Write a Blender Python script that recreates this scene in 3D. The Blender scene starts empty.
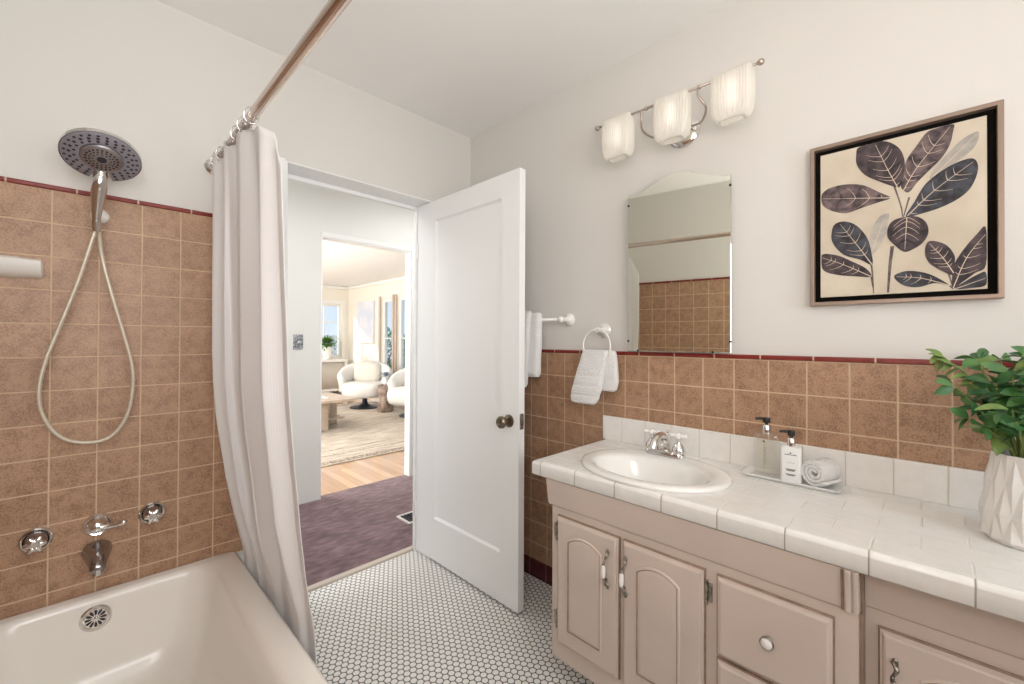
import bpy, bmesh, math, random
from mathutils import Vector, Matrix, noise
random.seed(7)
C = bpy.context.scene.collection
PI = math.pi
V = Vector

# ------------------------------------------------------------------ materials
def nt(name):
    m = bpy.data.materials.new(name); m.use_nodes = True
    t = m.node_tree; b = t.nodes['Principled BSDF']
    return m, t, b
def setv(b, k, v):
    if k in b.inputs: b.inputs[k].default_value = v
def col(c): return (c[0], c[1], c[2], 1)
def mat(name, c, rough=.5, metal=0, bump=0, bscale=60, var=0, vscale=8, c2=None, spec=None, trans=0, ior=1.45, emit=None, estr=0, coat=0, sheen=0, sub=0):
    m, t, b = nt(name)
    setv(b, 'Base Color', col(c)); setv(b, 'Roughness', rough); setv(b, 'Metallic', metal)
    if spec is not None: setv(b, 'Specular IOR Level', spec)
    if trans: setv(b, 'Transmission Weight', trans); setv(b, 'IOR', ior)
    if emit: setv(b, 'Emission Color', col(emit)); setv(b, 'Emission Strength', estr)
    if coat: setv(b, 'Coat Weight', coat); setv(b, 'Coat Roughness', .08)
    if sheen: setv(b, 'Sheen Weight', sheen)
    if sub:
        setv(b, 'Subsurface Weight', sub); setv(b, 'Subsurface Radius', (.02, .015, .012)); setv(b, 'Subsurface Scale', .3)
    N = t.nodes; L = t.links
    tc = N.new('ShaderNodeTexCoord')
    if c2 is not None or var:
        n = N.new('ShaderNodeTexNoise'); n.inputs['Scale'].default_value = vscale; n.inputs['Detail'].default_value = 6
        L.new(tc.outputs['Object'], n.inputs['Vector'])
        r = N.new('ShaderNodeValToRGB')
        if c2 is None: c2 = tuple(x*(1-var) for x in c)
        r.color_ramp.elements[0].position = .35; r.color_ramp.elements[1].position = .65
        r.color_ramp.elements[0].color = col(c2); r.color_ramp.elements[1].color = col(c)
        L.new(n.outputs['Fac'], r.inputs['Fac']); L.new(r.outputs['Color'], b.inputs['Base Color'])
    if bump:
        n = N.new('ShaderNodeTexNoise'); n.inputs['Scale'].default_value = bscale; n.inputs['Detail'].default_value = 4
        L.new(tc.outputs['Object'], n.inputs['Vector'])
        bp = N.new('ShaderNodeBump'); bp.inputs['Strength'].default_value = bump; bp.inputs['Distance'].default_value = .01
        L.new(n.outputs['Fac'], bp.inputs['Height']); L.new(bp.outputs['Normal'], b.inputs['Normal'])
    return m
class G:      # tiny node-expression helper
    def __init__(s, t): s.t = t; s.N = t.nodes; s.L = t.links
    def put(s, inp, v):
        if hasattr(v, 'node'): s.L.new(v, inp)
        else: inp.default_value = v
    def m(s, op, a, b=0.0, c=None):
        n = s.N.new('ShaderNodeMath'); n.operation = op
        s.put(n.inputs[0], a); s.put(n.inputs[1], b)
        if c is not None: s.put(n.inputs[2], c)
        return n.outputs[0]
    def xyz(s):
        tc = s.N.new('ShaderNodeTexCoord'); sp = s.N.new('ShaderNodeSeparateXYZ')
        s.L.new(tc.outputs['Object'], sp.inputs[0]); s.tc = tc.outputs['Object']
        return sp.outputs[0], sp.outputs[1], sp.outputs[2]
    def comb(s, a, b, c=0.0):
        n = s.N.new('ShaderNodeCombineXYZ'); s.put(n.inputs[0], a); s.put(n.inputs[1], b); s.put(n.inputs[2], c); return n.outputs[0]
    def noise(s, vec, scale, detail=3):
        n = s.N.new('ShaderNodeTexNoise'); s.L.new(vec, n.inputs['Vector']); n.inputs['Scale'].default_value = scale
        n.inputs['Detail'].default_value = detail; return n.outputs['Fac']
    def white(s, vec):
        n = s.N.new('ShaderNodeTexWhiteNoise'); s.L.new(vec, n.inputs['Vector']); return n.outputs['Value']
    def ramp(s, f, stops):
        n = s.N.new('ShaderNodeValToRGB'); e = n.color_ramp.elements
        while len(e) < len(stops): e.new(.5)
        for i, (p, c) in enumerate(stops): e[i].position = p; e[i].color = col(c)
        s.put(n.inputs[0], f); return n.outputs[0]
    def mix(s, f, a, b, bt='MIX'):
        n = s.N.new('ShaderNodeMix'); n.data_type = 'RGBA'; n.blend_type = bt
        s.put(n.inputs[0], f)
        s.put(n.inputs[6], a if hasattr(a, 'node') else col(a)); s.put(n.inputs[7], b if hasattr(b, 'node') else col(b))
        return n.outputs[2]
    def bump(s, h, strength, dist, b):
        n = s.N.new('ShaderNodeBump'); n.inputs['Strength'].default_value = strength; n.inputs['Distance'].default_value = dist
        s.L.new(h, n.inputs['Height']); s.L.new(n.outputs[0], b.inputs['Normal'])
def edge_d(g, u, p, off=0.0):     # distance from the nearest joint line, metres, and cell index
    a = g.m('DIVIDE', g.m('SUBTRACT', u, off), p)
    fr = g.m('FRACT', a); fl = g.m('FLOOR', a)
    d = g.m('MULTIPLY', g.m('MINIMUM', fr, g.m('SUBTRACT', 1.0, fr)), p)
    return d, fl
def tile_mat(name, axes, pu, pv, ou, ov, c1, c2, grout, gw=.0028, rough=.48, speck=0.62, var=.12, brick=False, bstr=.6):
    m, t, b = nt(name); g = G(t); x, y, z = g.xyz(); ax = dict(x=x, y=y, z=z)
    u, v = ax[axes[0]], ax[axes[1]]
    dv, fv = edge_d(g, v, pv, ov)
    if brick: u = g.m('ADD', u, g.m('MULTIPLY', g.m('MODULO', g.m('ABSOLUTE', fv), 2.0), pu*.5))
    du, fu = edge_d(g, u, pu, ou)
    d = g.m('MINIMUM', du, dv)
    mask = g.m('SMOOTH_MIN', g.m('MAXIMUM', g.m('DIVIDE', g.m('SUBTRACT', d, gw*.45), gw*.6), 0.0), 1.0, .1)
    mask = g.m('MINIMUM', mask, 1.0)
    n1 = g.noise(g.tc, 230, 5); n2 = g.noise(g.tc, 30, 5)
    f = g.m('ADD', g.m('MULTIPLY', n1, speck), g.m('MULTIPLY', n2, 1-speck))
    c = g.ramp(f, [(.38, c2), (.56, c1)])
    rnd = g.white(g.comb(fu, fv, 3.0))
    k = g.m('ADD', 1-var*.5, g.m('MULTIPLY', rnd, var))
    c = g.mix(1.0, c, g.comb(k, k, k), 'MULTIPLY')
    out = g.mix(mask, grout, c)
    t.links.new(out, b.inputs['Base Color'])
    t.links.new(g.m('SUBTRACT', .85, g.m('MULTIPLY', mask, .85-rough)), b.inputs['Roughness'])
    g.bump(g.m('ADD', mask, g.m('MULTIPLY', f, .12 if speck > .2 else 0.0)), bstr, .0015, b)
    return m
def hex_mat(name):
    m, t, b = nt(name); g = G(t); x, y, z = g.xyz()
    s = .0258
    X = g.m('ADD', g.m('DIVIDE', x, s), 400.0); Y = g.m('ADD', g.m('DIVIDE', y, s), 400.0*1.7320508)
    R = 1.7320508
    ax_ = g.m('SUBTRACT', g.m('MODULO', X, 1.0), .5); ay = g.m('SUBTRACT', g.m('MODULO', Y, R), R/2)
    bx = g.m('SUBTRACT', g.m('MODULO', g.m('ADD', X, .5), 1.0), .5); by = g.m('SUBTRACT', g.m('MODULO', g.m('ADD', Y, R/2), R), R/2)
    def hd(px, py):
        px = g.m('ABSOLUTE', px); py = g.m('ABSOLUTE', py)
        return g.m('MAXIMUM', px, g.m('ADD', g.m('MULTIPLY', px, .5), g.m('MULTIPLY', py, R/2)))
    d = g.m('MINIMUM', hd(ax_, ay), hd(bx, by))
    def ln(px, py): return g.m('SQRT', g.m('ADD', g.m('MULTIPLY', px, px), g.m('MULTIPLY', py, py)))
    r = g.m('MINIMUM', ln(ax_, ay), ln(bx, by))
    d = g.m('MAXIMUM', d, g.m('MULTIPLY', r, .93))         # softly rounded corners
    mask = g.m('MINIMUM', g.m('MAXIMUM', g.m('DIVIDE', g.m('SUBTRACT', .452, d), .03), 0.0), 1.0)
    n = g.noise(g.tc, 3.5, 4)
    tile = g.ramp(n, [(.3, (.83, .81, .77)), (.7, (.91, .90, .87))])
    t.links.new(g.mix(mask, (.045, .035, .03), tile), b.inputs['Base Color'])
    t.links.new(g.m('SUBTRACT', .8, g.m('MULTIPLY', mask, .5)), b.inputs['Roughness'])
    g.bump(mask, .5, .001, b)
    return m
def chrome(name, c=(.75, .74, .73), r=.12): return mat(name, c, r, 1)

M = {}
M['paint'] = mat('warm_white_paint', (.70, .675, .635), .55, bump=.04, bscale=90)
M['ceil'] = mat('ceiling_paint', (.90, .88, .85), .6, bump=.03, bscale=90)
M['white'] = mat('white_gloss_paint', (.88, .885, .875), .35)
M['hallp'] = mat('hall_paint', (.80, .80, .77), .5, bump=.03, bscale=90)
M['livp'] = mat('living_cream_paint', (.85, .80, .70), .6)
TC1, TC2, TG = (.46, .28, .172), (.28, .155, .092), (.64, .47, .32)
M['tile_b'] = tile_mat('brown_tile_back', 'xz', .1085, .1065, .033, .411, TC1, TC2, TG)
M['tile_r'] = tile_mat('brown_tile_right', 'yz', .1087, .1087, -.037, .0655, TC1, TC2, TG)
M['tile_l'] = tile_mat('brown_tile_left', 'yz', .1085, .1065, .03, .411, TC1, TC2, TG)
M['cap'] = mat('oxblood_cap_tile', (.26, .035, .03), .18, coat=.4)
M['capx'] = tile_mat('oxblood_cap_x', 'xz', .1507, .2, -.021, .6, (.22, .024, .016), (.17, .018, .013), (.62, .45, .34), gw=.003, rough=.3, speck=.05, var=.1)
M['capy'] = tile_mat('oxblood_cap_y', 'yz', .1507, .2, .12, .6, (.22, .024, .016), (.17, .018, .013), (.62, .45, .34), gw=.003, rough=.3, speck=.05, var=.1)
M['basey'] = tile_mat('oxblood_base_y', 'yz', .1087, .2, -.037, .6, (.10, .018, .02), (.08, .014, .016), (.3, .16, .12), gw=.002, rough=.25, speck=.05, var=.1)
M['hex'] = hex_mat('white_hex_mosaic')
WT = (.86, .84, .80)
M['ct_top'] = tile_mat('counter_tile_top', 'yx', .1507, .0755, .0963, 1.175, WT, (.83, .81, .77), (.76, .73, .68), gw=.0024, rough=.22, speck=.05, var=.04, brick=True, bstr=.5)
M['ct_front'] = tile_mat('counter_tile_front', 'yz', .1507, .4, .0963, .55, WT, (.83, .81, .77), (.42, .37, .30), gw=.0019, rough=.22, speck=.05, var=.05)
M['ct_splash'] = tile_mat('counter_tile_splash', 'yz', .1087, .4, -.028, .55, WT, (.83, .81, .77), (.66, .60, .50), gw=.002, rough=.22, speck=.05, var=.05)
M['tub'] = mat('tub_enamel', (.86, .815, .75), .2, coat=.2)
M['porc'] = mat('white_porcelain', (.86, .84, .80), .12, coat=.4)
M['chrome'] = chrome('chrome', (.78, .77, .76), .1); M['dchrome'] = chrome('dark_chrome', (.40, .38, .38), .2)
M['nickel'] = chrome('brushed_nickel', (.50, .43, .38), .3)
M['rodm'] = chrome('satin_rod', (.66, .56, .50), .17)
M['brass'] = mat('antique_brass', (.20, .16, .11), .32, 1)
M['bronze'] = mat('aged_bronze', (.50, .46, .40), .3, 1, var=.55, vscale=90)
M['black'] = mat('black_plastic', (.012, .012, .012), .35)
M['nozzle'] = mat('dark_nozzle', (.03, .03, .04), .5)
M['facep'] = mat('shower_face_plastic', (.30, .29, .33), .35, .3)
M['curt'] = None
M['towel'] = mat('white_terry', (.91, .90, .88), .95, bump=1.0, bscale=170, sheen=.2)
M['cab'] = mat('taupe_pink_paint', (.665, .56, .485), .5, bump=.05, bscale=25, var=.05, vscale=6)
M['cabedge'] = mat('rubbed_tan_edge', (.33, .225, .16), .5, var=.3, vscale=40)
M['cabdark'] = mat('cabinet_shadow_gap', (.12, .08, .06), .7)
M['mirror'] = mat('mirror_silver', (.80, .80, .72), .015, 1)
M['mside'] = mat('mirror_edge', (.55, .52, .48), .2, .6)
M['framem'] = mat('champagne_frame', (.30, .22, .17), .4, .4)
M['liner'] = mat('black_liner', (.008, .007, .006), .9, spec=.05)
M['canvas'] = mat('cream_canvas', (.66, .58, .46), .8, c2=(.55, .47, .36), vscale=7, bump=.15, bscale=400)
M['leafd'] = mat('paint_dark_violet', (.085, .058, .062), .7, c2=(.018, .013, .016), vscale=42)
M['leafm'] = mat('paint_mauve', (.20, .14, .135), .7, c2=(.035, .025, .03), vscale=42)
M['leafp'] = mat('paint_pale_grey', (.50, .45, .38), .7, c2=(.34, .31, .28), vscale=25)
M['leafb'] = mat('paint_blue_black', (.065, .07, .085), .7, c2=(.018, .014, .018), vscale=38)
M['vein'] = mat('paint_vein', (.62, .50, .38), .7)
M['stemp'] = mat('paint_stem', (.20, .15, .13), .7, c2=(.08, .06, .06), vscale=60)
M['pot'] = mat('matte_white_ceramic', (.82, .80, .76), .55)
M['soil'] = mat('dark_soil', (.05, .035, .025), .95, bump=.8, bscale=150)
M['leaf'] = mat('plant_leaf', (.10, .25, .06), .42, c2=(.035, .12, .045), vscale=22, sub=0)
M['leafy'] = mat('plant_leaf_young', (.24, .34, .09), .45, c2=(.12, .22, .06), vscale=25)
M['stem'] = mat('plant_stem', (.20, .26, .07), .55)
M['tray'] = mat('frosted_glass_tray', (.88, .88, .86), .2, trans=.1)
M['carpet'] = None
M['paperw'] = mat('label_white', (.84, .84, .82), .5)
M['ink'] = mat('label_ink', (.10, .10, .10), .6)
M['hose'] = mat('cream_hose', (.60, .53, .42), .38, .25)
M['wood'] = mat('weathered_oak', (.60, .50, .41), .4, c2=(.48, .38, .30), vscale=9)
M['boucle'] = mat('white_boucle', (.82, .80, .76), .95, bump=.8, bscale=120)
M['cushion'] = mat('cream_cushion', (.74, .70, .62), .95, bump=.5, bscale=90)
M['dark'] = mat('dark_metal', (.03, .035, .05), .4, .4)
M['trimw'] = mat('window_white', (.84, .82, .78), .5)
M['trimb'] = mat('window_brown_trim', (.52, .42, .36), .5)  # brownish colour of the tall window casings

def fabric(name, c, tr=.35):
    m, t, b = nt(name); g = G(t); x, y, z = g.xyz()
    setv(b, 'Base Color', col(c)); setv(b, 'Roughness', .9)
    w = g.N.new('ShaderNodeTexWave'); w.inputs['Scale'].default_value = 60; w.bands_direction = 'Y'
    g.L.new(g.tc, w.inputs['Vector'])
    w2 = g.N.new('ShaderNodeTexWave'); w2.inputs['Scale'].default_value = 60; w2.bands_direction = 'Z'
    g.L.new(g.tc, w2.inputs['Vector'])
    g.bump(g.m('ADD', w.outputs['Fac'], w2.outputs['Fac']), .12, .002, b)
    tl = g.N.new('ShaderNodeBsdfTranslucent'); tl.inputs[0].default_value = col(c)
    mx = g.N.new('ShaderNodeMixShader'); mx.inputs[0].default_value = tr
    g.L.new(b.outputs[0], mx.inputs[1]); g.L.new(tl.outputs[0], mx.inputs[2])
    g.L.new(mx.outputs[0], g.N['Material Output'].inputs[0]); return m
M['curt'] = fabric('white_waffle_cloth', (.92, .90, .89), .3)
def carpet():
    m, t, b = nt('plum_pile'); g = G(t); x, y, z = g.xyz()
    n = g.noise(g.tc, 5, 5); n2 = g.noise(g.tc, 210, 3)
    mp = g.N.new('ShaderNodeMapping'); mp.inputs['Scale'].default_value = (1.4, 3.2, 1); mp.inputs['Rotation'].default_value = (0, 0, .15)
    g.L.new(g.tc, mp.inputs[0]); n3 = g.noise(mp.outputs[0], 9, 5)
    f = g.m('ADD', g.m('ADD', g.m('MULTIPLY', n, .3), g.m('MULTIPLY', n2, .25)), g.m('MULTIPLY', n3, .45))
    t.links.new(g.ramp(f, [(.38, (.07, .03, .034)), (.5, (.145, .075, .084)), (.62, (.255, .155, .175))]), b.inputs['Base Color'])
    setv(b, 'Roughness', .95); setv(b, 'Sheen Weight', .3)
    g.bump(f, 1.0, .01, b); return m
M['carpet'] = carpet()
def woodfloor():
    m, t, b = nt('oak_strip_floor'); g = G(t); x, y, z = g.xyz()
    dv, fv = edge_d(g, x, .07, 0.0)
    u = g.m('ADD', y, g.m('MULTIPLY', g.white(g.comb(fv, 1.0, 0.0)), .9))
    du, fu = edge_d(g, u, .9, 0.0)
    k = g.white(g.comb(fu, fv, 2.0))
    mp = g.N.new('ShaderNodeMapping'); mp.inputs['Scale'].default_value = (30, 2, 1); g.L.new(g.tc, mp.inputs[0])
    n = g.noise(mp.outputs[0], 1.5, 5)
    c = g.ramp(g.m('ADD', g.m('MULTIPLY', k, .6), g.m('MULTIPLY', n, .4)), [(.2, (.46, .27, .15)), (.8, (.66, .44, .28))])
    mk = g.m('MINIMUM', g.m('DIVIDE', g.m('MINIMUM', du, dv), .0015), 1.0)
    t.links.new(g.mix(mk, (.2, .11, .06), c), b.inputs['Base Color']); setv(b, 'Roughness', .16); setv(b, 'Coat Weight', .5); setv(b, 'Coat Roughness', .1); return m
M['oak'] = woodfloor()
def rugmat():
    m, t, b = nt('faded_rug'); g = G(t); x, y, z = g.xyz()
    mp = g.N.new('ShaderNodeMapping'); mp.inputs['Scale'].default_value = (1.2, 7, 1); g.L.new(g.tc, mp.inputs[0])
    n = g.noise(mp.outputs[0], 3, 6); n2 = g.noise(g.tc, 60, 3)
    f = g.m('ADD', g.m('MULTIPLY', n, .75), g.m('MULTIPLY', n2, .25))
    c = g.ramp(f, [(.38, (.40, .34, .29)), (.5, (.54, .47, .39)), (.62, (.66, .60, .52))])
    t.links.new(c, b.inputs['Base Color']); setv(b, 'Roughness', .95); g.bump(n2, .4, .004, b); return m
M['rug'] = rugmat()
M['rugb'] = mat('rug_border_dark', (.12, .09, .08), .95, c2=(.55, .46, .38), vscale=45)
def glass_thin(name, tint=(1, 1, 1), refl=.06):
    m, t, b = nt(name); N = t.nodes; L = t.links
    tr = N.new('ShaderNodeBsdfTransparent'); tr.inputs[0].default_value = col(tint)
    gl = N.new('ShaderNodeBsdfGlossy'); gl.inputs['Roughness'].default_value = .02
    mx = N.new('ShaderNodeMixShader'); mx.inputs[0].default_value = refl; L.new(tr.outputs[0], mx.inputs[1]); L.new(gl.outputs[0], mx.inputs[2])
    L.new(mx.outputs[0], N['Material Output'].inputs[0]); return m
M['glass'] = glass_thin('window_pane_glass', (.96, .98, 1))
def clear(name, tint, body, kd, kg):
    m, t, b = nt(name); N = t.nodes; L = t.links
    tr = N.new('ShaderNodeBsdfTransparent'); tr.inputs[0].default_value = col(tint)
    setv(b, 'Base Color', col(body)); setv(b, 'Roughness', .05); gl = N.new('ShaderNodeBsdfGlossy'); gl.inputs['Roughness'].default_value = .05
    m1 = N.new('ShaderNodeMixShader'); m1.inputs[0].default_value = kd; L.new(tr.outputs[0], m1.inputs[1]); L.new(b.outputs[0], m1.inputs[2])
    m2 = N.new('ShaderNodeMixShader'); m2.inputs[0].default_value = kg; L.new(m1.outputs[0], m2.inputs[1]); L.new(gl.outputs[0], m2.inputs[2])
    L.new(m2.outputs[0], N['Material Output'].inputs[0]); return m
M['bottleg'] = clear('clear_bottle_glass', (.985, .985, .98), (.85, .86, .84), .05, .07)
M['liquid'] = clear('clear_pale_liquid', (.985, .98, .95), (.85, .83, .74), .05, .02)
def shade_mat():
    m, t, b = nt('ribbed_frosted_glass'); N = t.nodes; L = t.links
    setv(b, 'Base Color', (.9, .88, .84, 1)); setv(b, 'Roughness', .2); setv(b, 'Emission Color', (1, .93, .83, 1)); setv(b, 'Emission Strength', .05)
    tl = N.new('ShaderNodeBsdfTranslucent'); tl.inputs[0].default_value = (.95, .92, .86, 1)
    tr = N.new('ShaderNodeBsdfTransparent')
    m1 = N.new('ShaderNodeMixShader'); m1.inputs[0].default_value = .55; L.new(b.outputs[0], m1.inputs[1]); L.new(tl.outputs[0], m1.inputs[2])
    m2 = N.new('ShaderNodeMixShader'); m2.inputs[0].default_value = .25; L.new(m1.outputs[0], m2.inputs[1]); L.new(tr.outputs[0], m2.inputs[2])
    L.new(m2.outputs[0], N['Material Output'].inputs[0]); return m
M['shade'] = shade_mat()
M['bulb'] = mat('lit_bulb', (1, 1, 1), .5, emit=(1, .96, .90), estr=1.3)

# ------------------------------------------------------------------ mesh helpers
def BM(): return bmesh.new()
def wl(o):
    p = V((0, 0, 0))
    while o is not None: p = p + o.location; o = o.parent
    return p
def obj(name, bm, mats, parent=None, origin=None, smooth=False, bevel=0, seg=2, auto=None):
    me = bpy.data.meshes.new(name)
    off = wl(parent) if parent else V((0, 0, 0))
    if origin is not None: loc = V(origin) - off
    else: loc = V((0, 0, 0))
    base = off + loc
    bmesh.ops.translate(bm, verts=bm.verts, vec=-base)
    bmesh.ops.recalc_face_normals(bm, faces=bm.faces)
    bm.to_mesh(me); bm.free()
    if not isinstance(mats, (list, tuple)): mats = [mats]
    for m in mats: me.materials.append(m)
    o = bpy.data.objects.new(name, me); C.objects.link(o)
    o.location = loc
    if parent: o.parent = parent
    if smooth or auto:
        for p in me.polygons: p.use_smooth = True
        if auto is not None:
            me.set_sharp_from_angle(angle=math.radians(auto))
    if bevel:
        md = o.modifiers.new('bevel', 'BEVEL'); md.width = bevel; md.segments = seg; md.limit_method = 'ANGLE'; md.angle_limit = math.radians(40)
    return o
def thing(name, label, cat, loc, group=None, kind=None):
    o = bpy.data.objects.new(name, None); C.objects.link(o); o.location = loc; o.empty_display_size = .05
    o['label'] = label; o['category'] = cat
    if group: o['group'] = group
    if kind: o['kind'] = kind
    return o
def tag(o, label, cat, group=None, kind=None):
    o['label'] = label; o['category'] = cat
    if group: o['group'] = group
    if kind: o['kind'] = kind
    return o
def struct(name, bm, m, parent=None, **k):
    o = obj(name, bm, m, parent, **k)
    if not parent: o['kind'] = 'structure'
    return o
def box(bm, x0, x1, y0, y1, z0, z1, mi=0):
    vs = [bm.verts.new((x, y, z)) for x in (x0, x1) for y in (y0, y1) for z in (z0, z1)]
    for f in ((0, 1, 3, 2), (4, 6, 7, 5), (0, 4, 5, 1), (2, 3, 7, 6), (0, 2, 6, 4), (1, 5, 7, 3)):
        fc = bm.faces.new([vs[i] for i in f]); fc.material_index = mi
    return vs
def frame_of(d):
    d = V(d).normalized(); a = V((0, 0, 1)) if abs(d.z) < .9 else V((1, 0, 0))
    u = d.cross(a).normalized(); return u, d.cross(u).normalized()
def loft(bm, loops, cap=(True, True), closed=True, mi=0):
    vl = [[bm.verts.new(p) for p in l] for l in loops]
    n = len(loops[0])
    for a, b in zip(vl, vl[1:]):
        for i in range(n if closed else n-1):
            j = (i+1) % n
            f = bm.faces.new((a[i], a[j], b[j], b[i])); f.material_index = mi
    if closed:
        if cap[0]: f = bm.faces.new(vl[0][::-1]); f.material_index = mi
        if cap[1]: f = bm.faces.new(vl[-1]); f.material_index = mi
    return vl
def circ(c, d, r, n=16, ry=None, ph=0):
    u, w = frame_of(d); c = V(c); ry = r if ry is None else ry
    return [c + u*r*math.cos(2*PI*i/n+ph) + w*ry*math.sin(2*PI*i/n+ph) for i in range(n)]
def tube(bm, pts, r, n=10, cap=True, mi=0):
    pts = [V(p) for p in pts]; rs = r if isinstance(r, (list, tuple)) else [r]*len(pts)
    loops = []; u = None
    for i, p in enumerate(pts):
        if i == 0: d = pts[1]-p
        elif i == len(pts)-1: d = p-pts[i-1]
        else: d = (pts[i+1]-p).normalized() + (p-pts[i-1]).normalized()
        d.normalize()
        if u is None: u, w = frame_of(d)
        else:
            u = (u - d*u.dot(d)).normalized()
        w = d.cross(u).normalized()
        loops.append([p + u*rs[i]*math.cos(2*PI*k/n) + w*rs[i]*math.sin(2*PI*k/n) for k in range(n)])
    loft(bm, loops, (cap, cap), mi=mi)
def lathe(bm, c, d, prof, n=24, mi=0, cap=(True, True), f=None):   # prof: list of (distance along d, radius)
    c = V(c); d = V(d).normalized(); u, w = frame_of(d); loops = []
    for h, r in prof:
        loops.append([c + d*h + (u*math.cos(2*PI*i/n) + w*math.sin(2*PI*i/n))*max(r, 1e-5)*(f(i, h) if f else 1) for i in range(n)])
    loft(bm, loops, cap, mi=mi)
def ball(bm, c, r, n=12, m=8, sc=(1, 1, 1), mi=0):
    c = V(c); prof = []
    for k in range(m+1):
        a = -PI/2 + PI*k/m; prof.append((math.sin(a)*r, math.cos(a)*r))
    loops = [[c + V((rr*math.cos(2*PI*i/n)*sc[0], rr*math.sin(2*PI*i/n)*sc[1], h*sc[2])) for i in range(n)] for h, rr in [(h, max(r_, 1e-5)) for h, r_ in prof]]
    loft(bm, loops, (True, True), mi=mi)
def crom(pts, k=6, closed=False):
    pts = [V(p) for p in pts]; n = len(pts); out = []
    for i in range(n if closed else n-1):
        if closed: p0, p1, p2, p3 = pts[i-1], pts[i], pts[(i+1) % n], pts[(i+2) % n]
        else: p0, p1, p2, p3 = pts[max(i-1, 0)], pts[i], pts[i+1], pts[min(i+2, n-1)]
        for j in range(k):
            t = j/k
            out.append(.5*((2*p1) + (-p0+p2)*t + (2*p0-5*p1+4*p2-p3)*t*t + (-p0+3*p1-3*p2+p3)*t**3))
    if not closed: out.append(pts[-1])
    return out
def rr(x0, x1, y0, y1, r, z, n=8):
    out = []
    for (cx, cy, a0) in ((x1-r, y1-r, 0), (x0+r, y1-r, PI/2), (x0+r, y0+r, PI), (x1-r, y0+r, 1.5*PI)):
        for k in range(n+1):
            a = a0 + PI/2*k/n; out.append(V((cx+r*math.cos(a), cy+r*math.sin(a), z)))
    return out
def lerp(a, b, t): return a + (b-a)*t
def interp(tab, x):      # tab sorted by descending key
    if x >= tab[0][0]: return tab[0][1]
    for (a, va), (b, vb) in zip(tab, tab[1:]):
        if x >= b: return lerp(vb, va, (x-b)/(a-b))
    return tab[-1][1]

# ------------------------------------------------------------------ room shell
XR, YB, XL, YR, ZC = 1.65, 2.0, -.30, -1.15, 2.445
OX0, OX1, OZ, YH = .605, 1.36, 1.990, 2.14
b = BM(); box(b, XL-.12, XR+.12, YR-.12, YH, -.1, 0); struct('floor', b, M['hex'])
b = BM(); box(b, XL-.12, XR+.12, YR-.12, YH, ZC, ZC+.1); struct('ceiling', b, M['ceil'])
b = BM()   # back wall with the doorway cut out
box(b, XL-.12, OX0, YB, YH, 0, ZC); box(b, OX1+.01, XR+.12, YB, YH, 0, ZC); box(b, OX0, OX1+.01, YB, YH, OZ, ZC)
wb = struct('wall_back', b, M['paint'])
b = BM(); box(b, XL, OX0-.12, YB-.010, YB, .36, 1.6885); struct('tile_panel', b, M['tile_b'], wb)
b = BM(); box(b, XL, OX0-.12, YB-.016, YB, 1.6885, 1.704); struct('cap_tile', b, M['capx'], wb, bevel=.004)
b = BM(); box(b, XR, XR+.12, YR-.12, YB, 0, ZC); wr = struct('wall_right', b, M['paint'])
b = BM(); box(b, XR-.008, XR, YR, YB, .09, 1.154); struct('tile_panel', b, M['tile_r'], wr)
b = BM(); box(b, XR-.015, XR, YR, YB, 1.154, 1.1695); struct('cap_tile', b, M['capy'], wr, bevel=.004)
b = BM(); box(b, XR-.016, XR, YR, YB, 0, .09); struct('baseboard_right', b, M['basey'], bevel=.004)
b = BM(); box(b, OX1+.03, XR-.017, YB-.016, YB, 0, .09); struct('baseboard_back', b, M['capx'], bevel=.004)
b = BM(); box(b, XL-.12, XL, YR-.12, YB, 0, ZC); wlft = struct('wall_left', b, M['paint'])
b = BM(); box(b, XL, XL+.010, YR, YB-.012, .36, 1.6885); struct('tile_panel', b, M['tile_l'], wlft)
b = BM(); box(b, XL, XL+.016, YR, YB-.018, 1.6885, 1.704); struct('cap_tile', b, M['capy'], wlft, bevel=.004)
WX0, WX1, WZ0, WZ1 = .25, 1.25, 1.0, 2.0
b = BM()   # wall behind the viewer with a window added to bring in light
box(b, XL-.12, WX0, YR-.12, YR, 0, ZC); box(b, WX1, XR+.12, YR-.12, YR, 0, ZC)
box(b, WX0, WX1, YR-.12, YR, 0, WZ0); box(b, WX0, WX1, YR-.12, YR, WZ1, ZC)
struct('wall_rear', b, M['paint'])
def window(name, axis, pos, a0, a1, z0, z1, nx, nz, depth=.06, fw=.05, mw=.02, mt=None, glassm=None):
    mt = mt or M['trimw']
    def bx(bm, u0, u1, d0, d1, w0, w1):
        if axis == 'y': box(bm, u0, u1, pos+d0, pos+d1, w0, w1)
        else: box(bm, pos+d0, pos+d1, u0, u1, w0, w1)
    b = BM(); bx(b, a0, a0+fw, -depth/2, depth/2, z0, z1); bx(b, a1-fw, a1, -depth/2, depth/2, z0, z1)
    bx(b, a0+fw, a1-fw, -depth/2, depth/2, z0, z0+fw); bx(b, a0+fw, a1-fw, -depth/2, depth/2, z1-fw, z1)
    w = struct(name, b, mt)
    b = BM()
    for i in range(1, nx):
        u = lerp(a0+fw, a1-fw, i/nx); bx(b, u-mw/2, u+mw/2, -.012, .012, z0+fw, z1-fw)
    for i in range(1, nz):
        u = lerp(z0+fw, z1-fw, i/nz); bx(b, a0+fw, a1-fw, -.0115, .0115, u-mw/2, u+mw/2)
    if nx > 1 or nz > 1: obj('muntins', b, mt, w)
    else: b.free()
    b = BM(); bx(b, a0+fw, a1-fw, -.002, .002, z0+fw, z1-fw); obj('pane', b, glassm or M['glass'], w)
    return w
window('window_4', 'y', YR-.06, WX0, WX1, WZ0, WZ1, 2, 1)  # unseen window, added as a light opening for the bathroom

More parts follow.
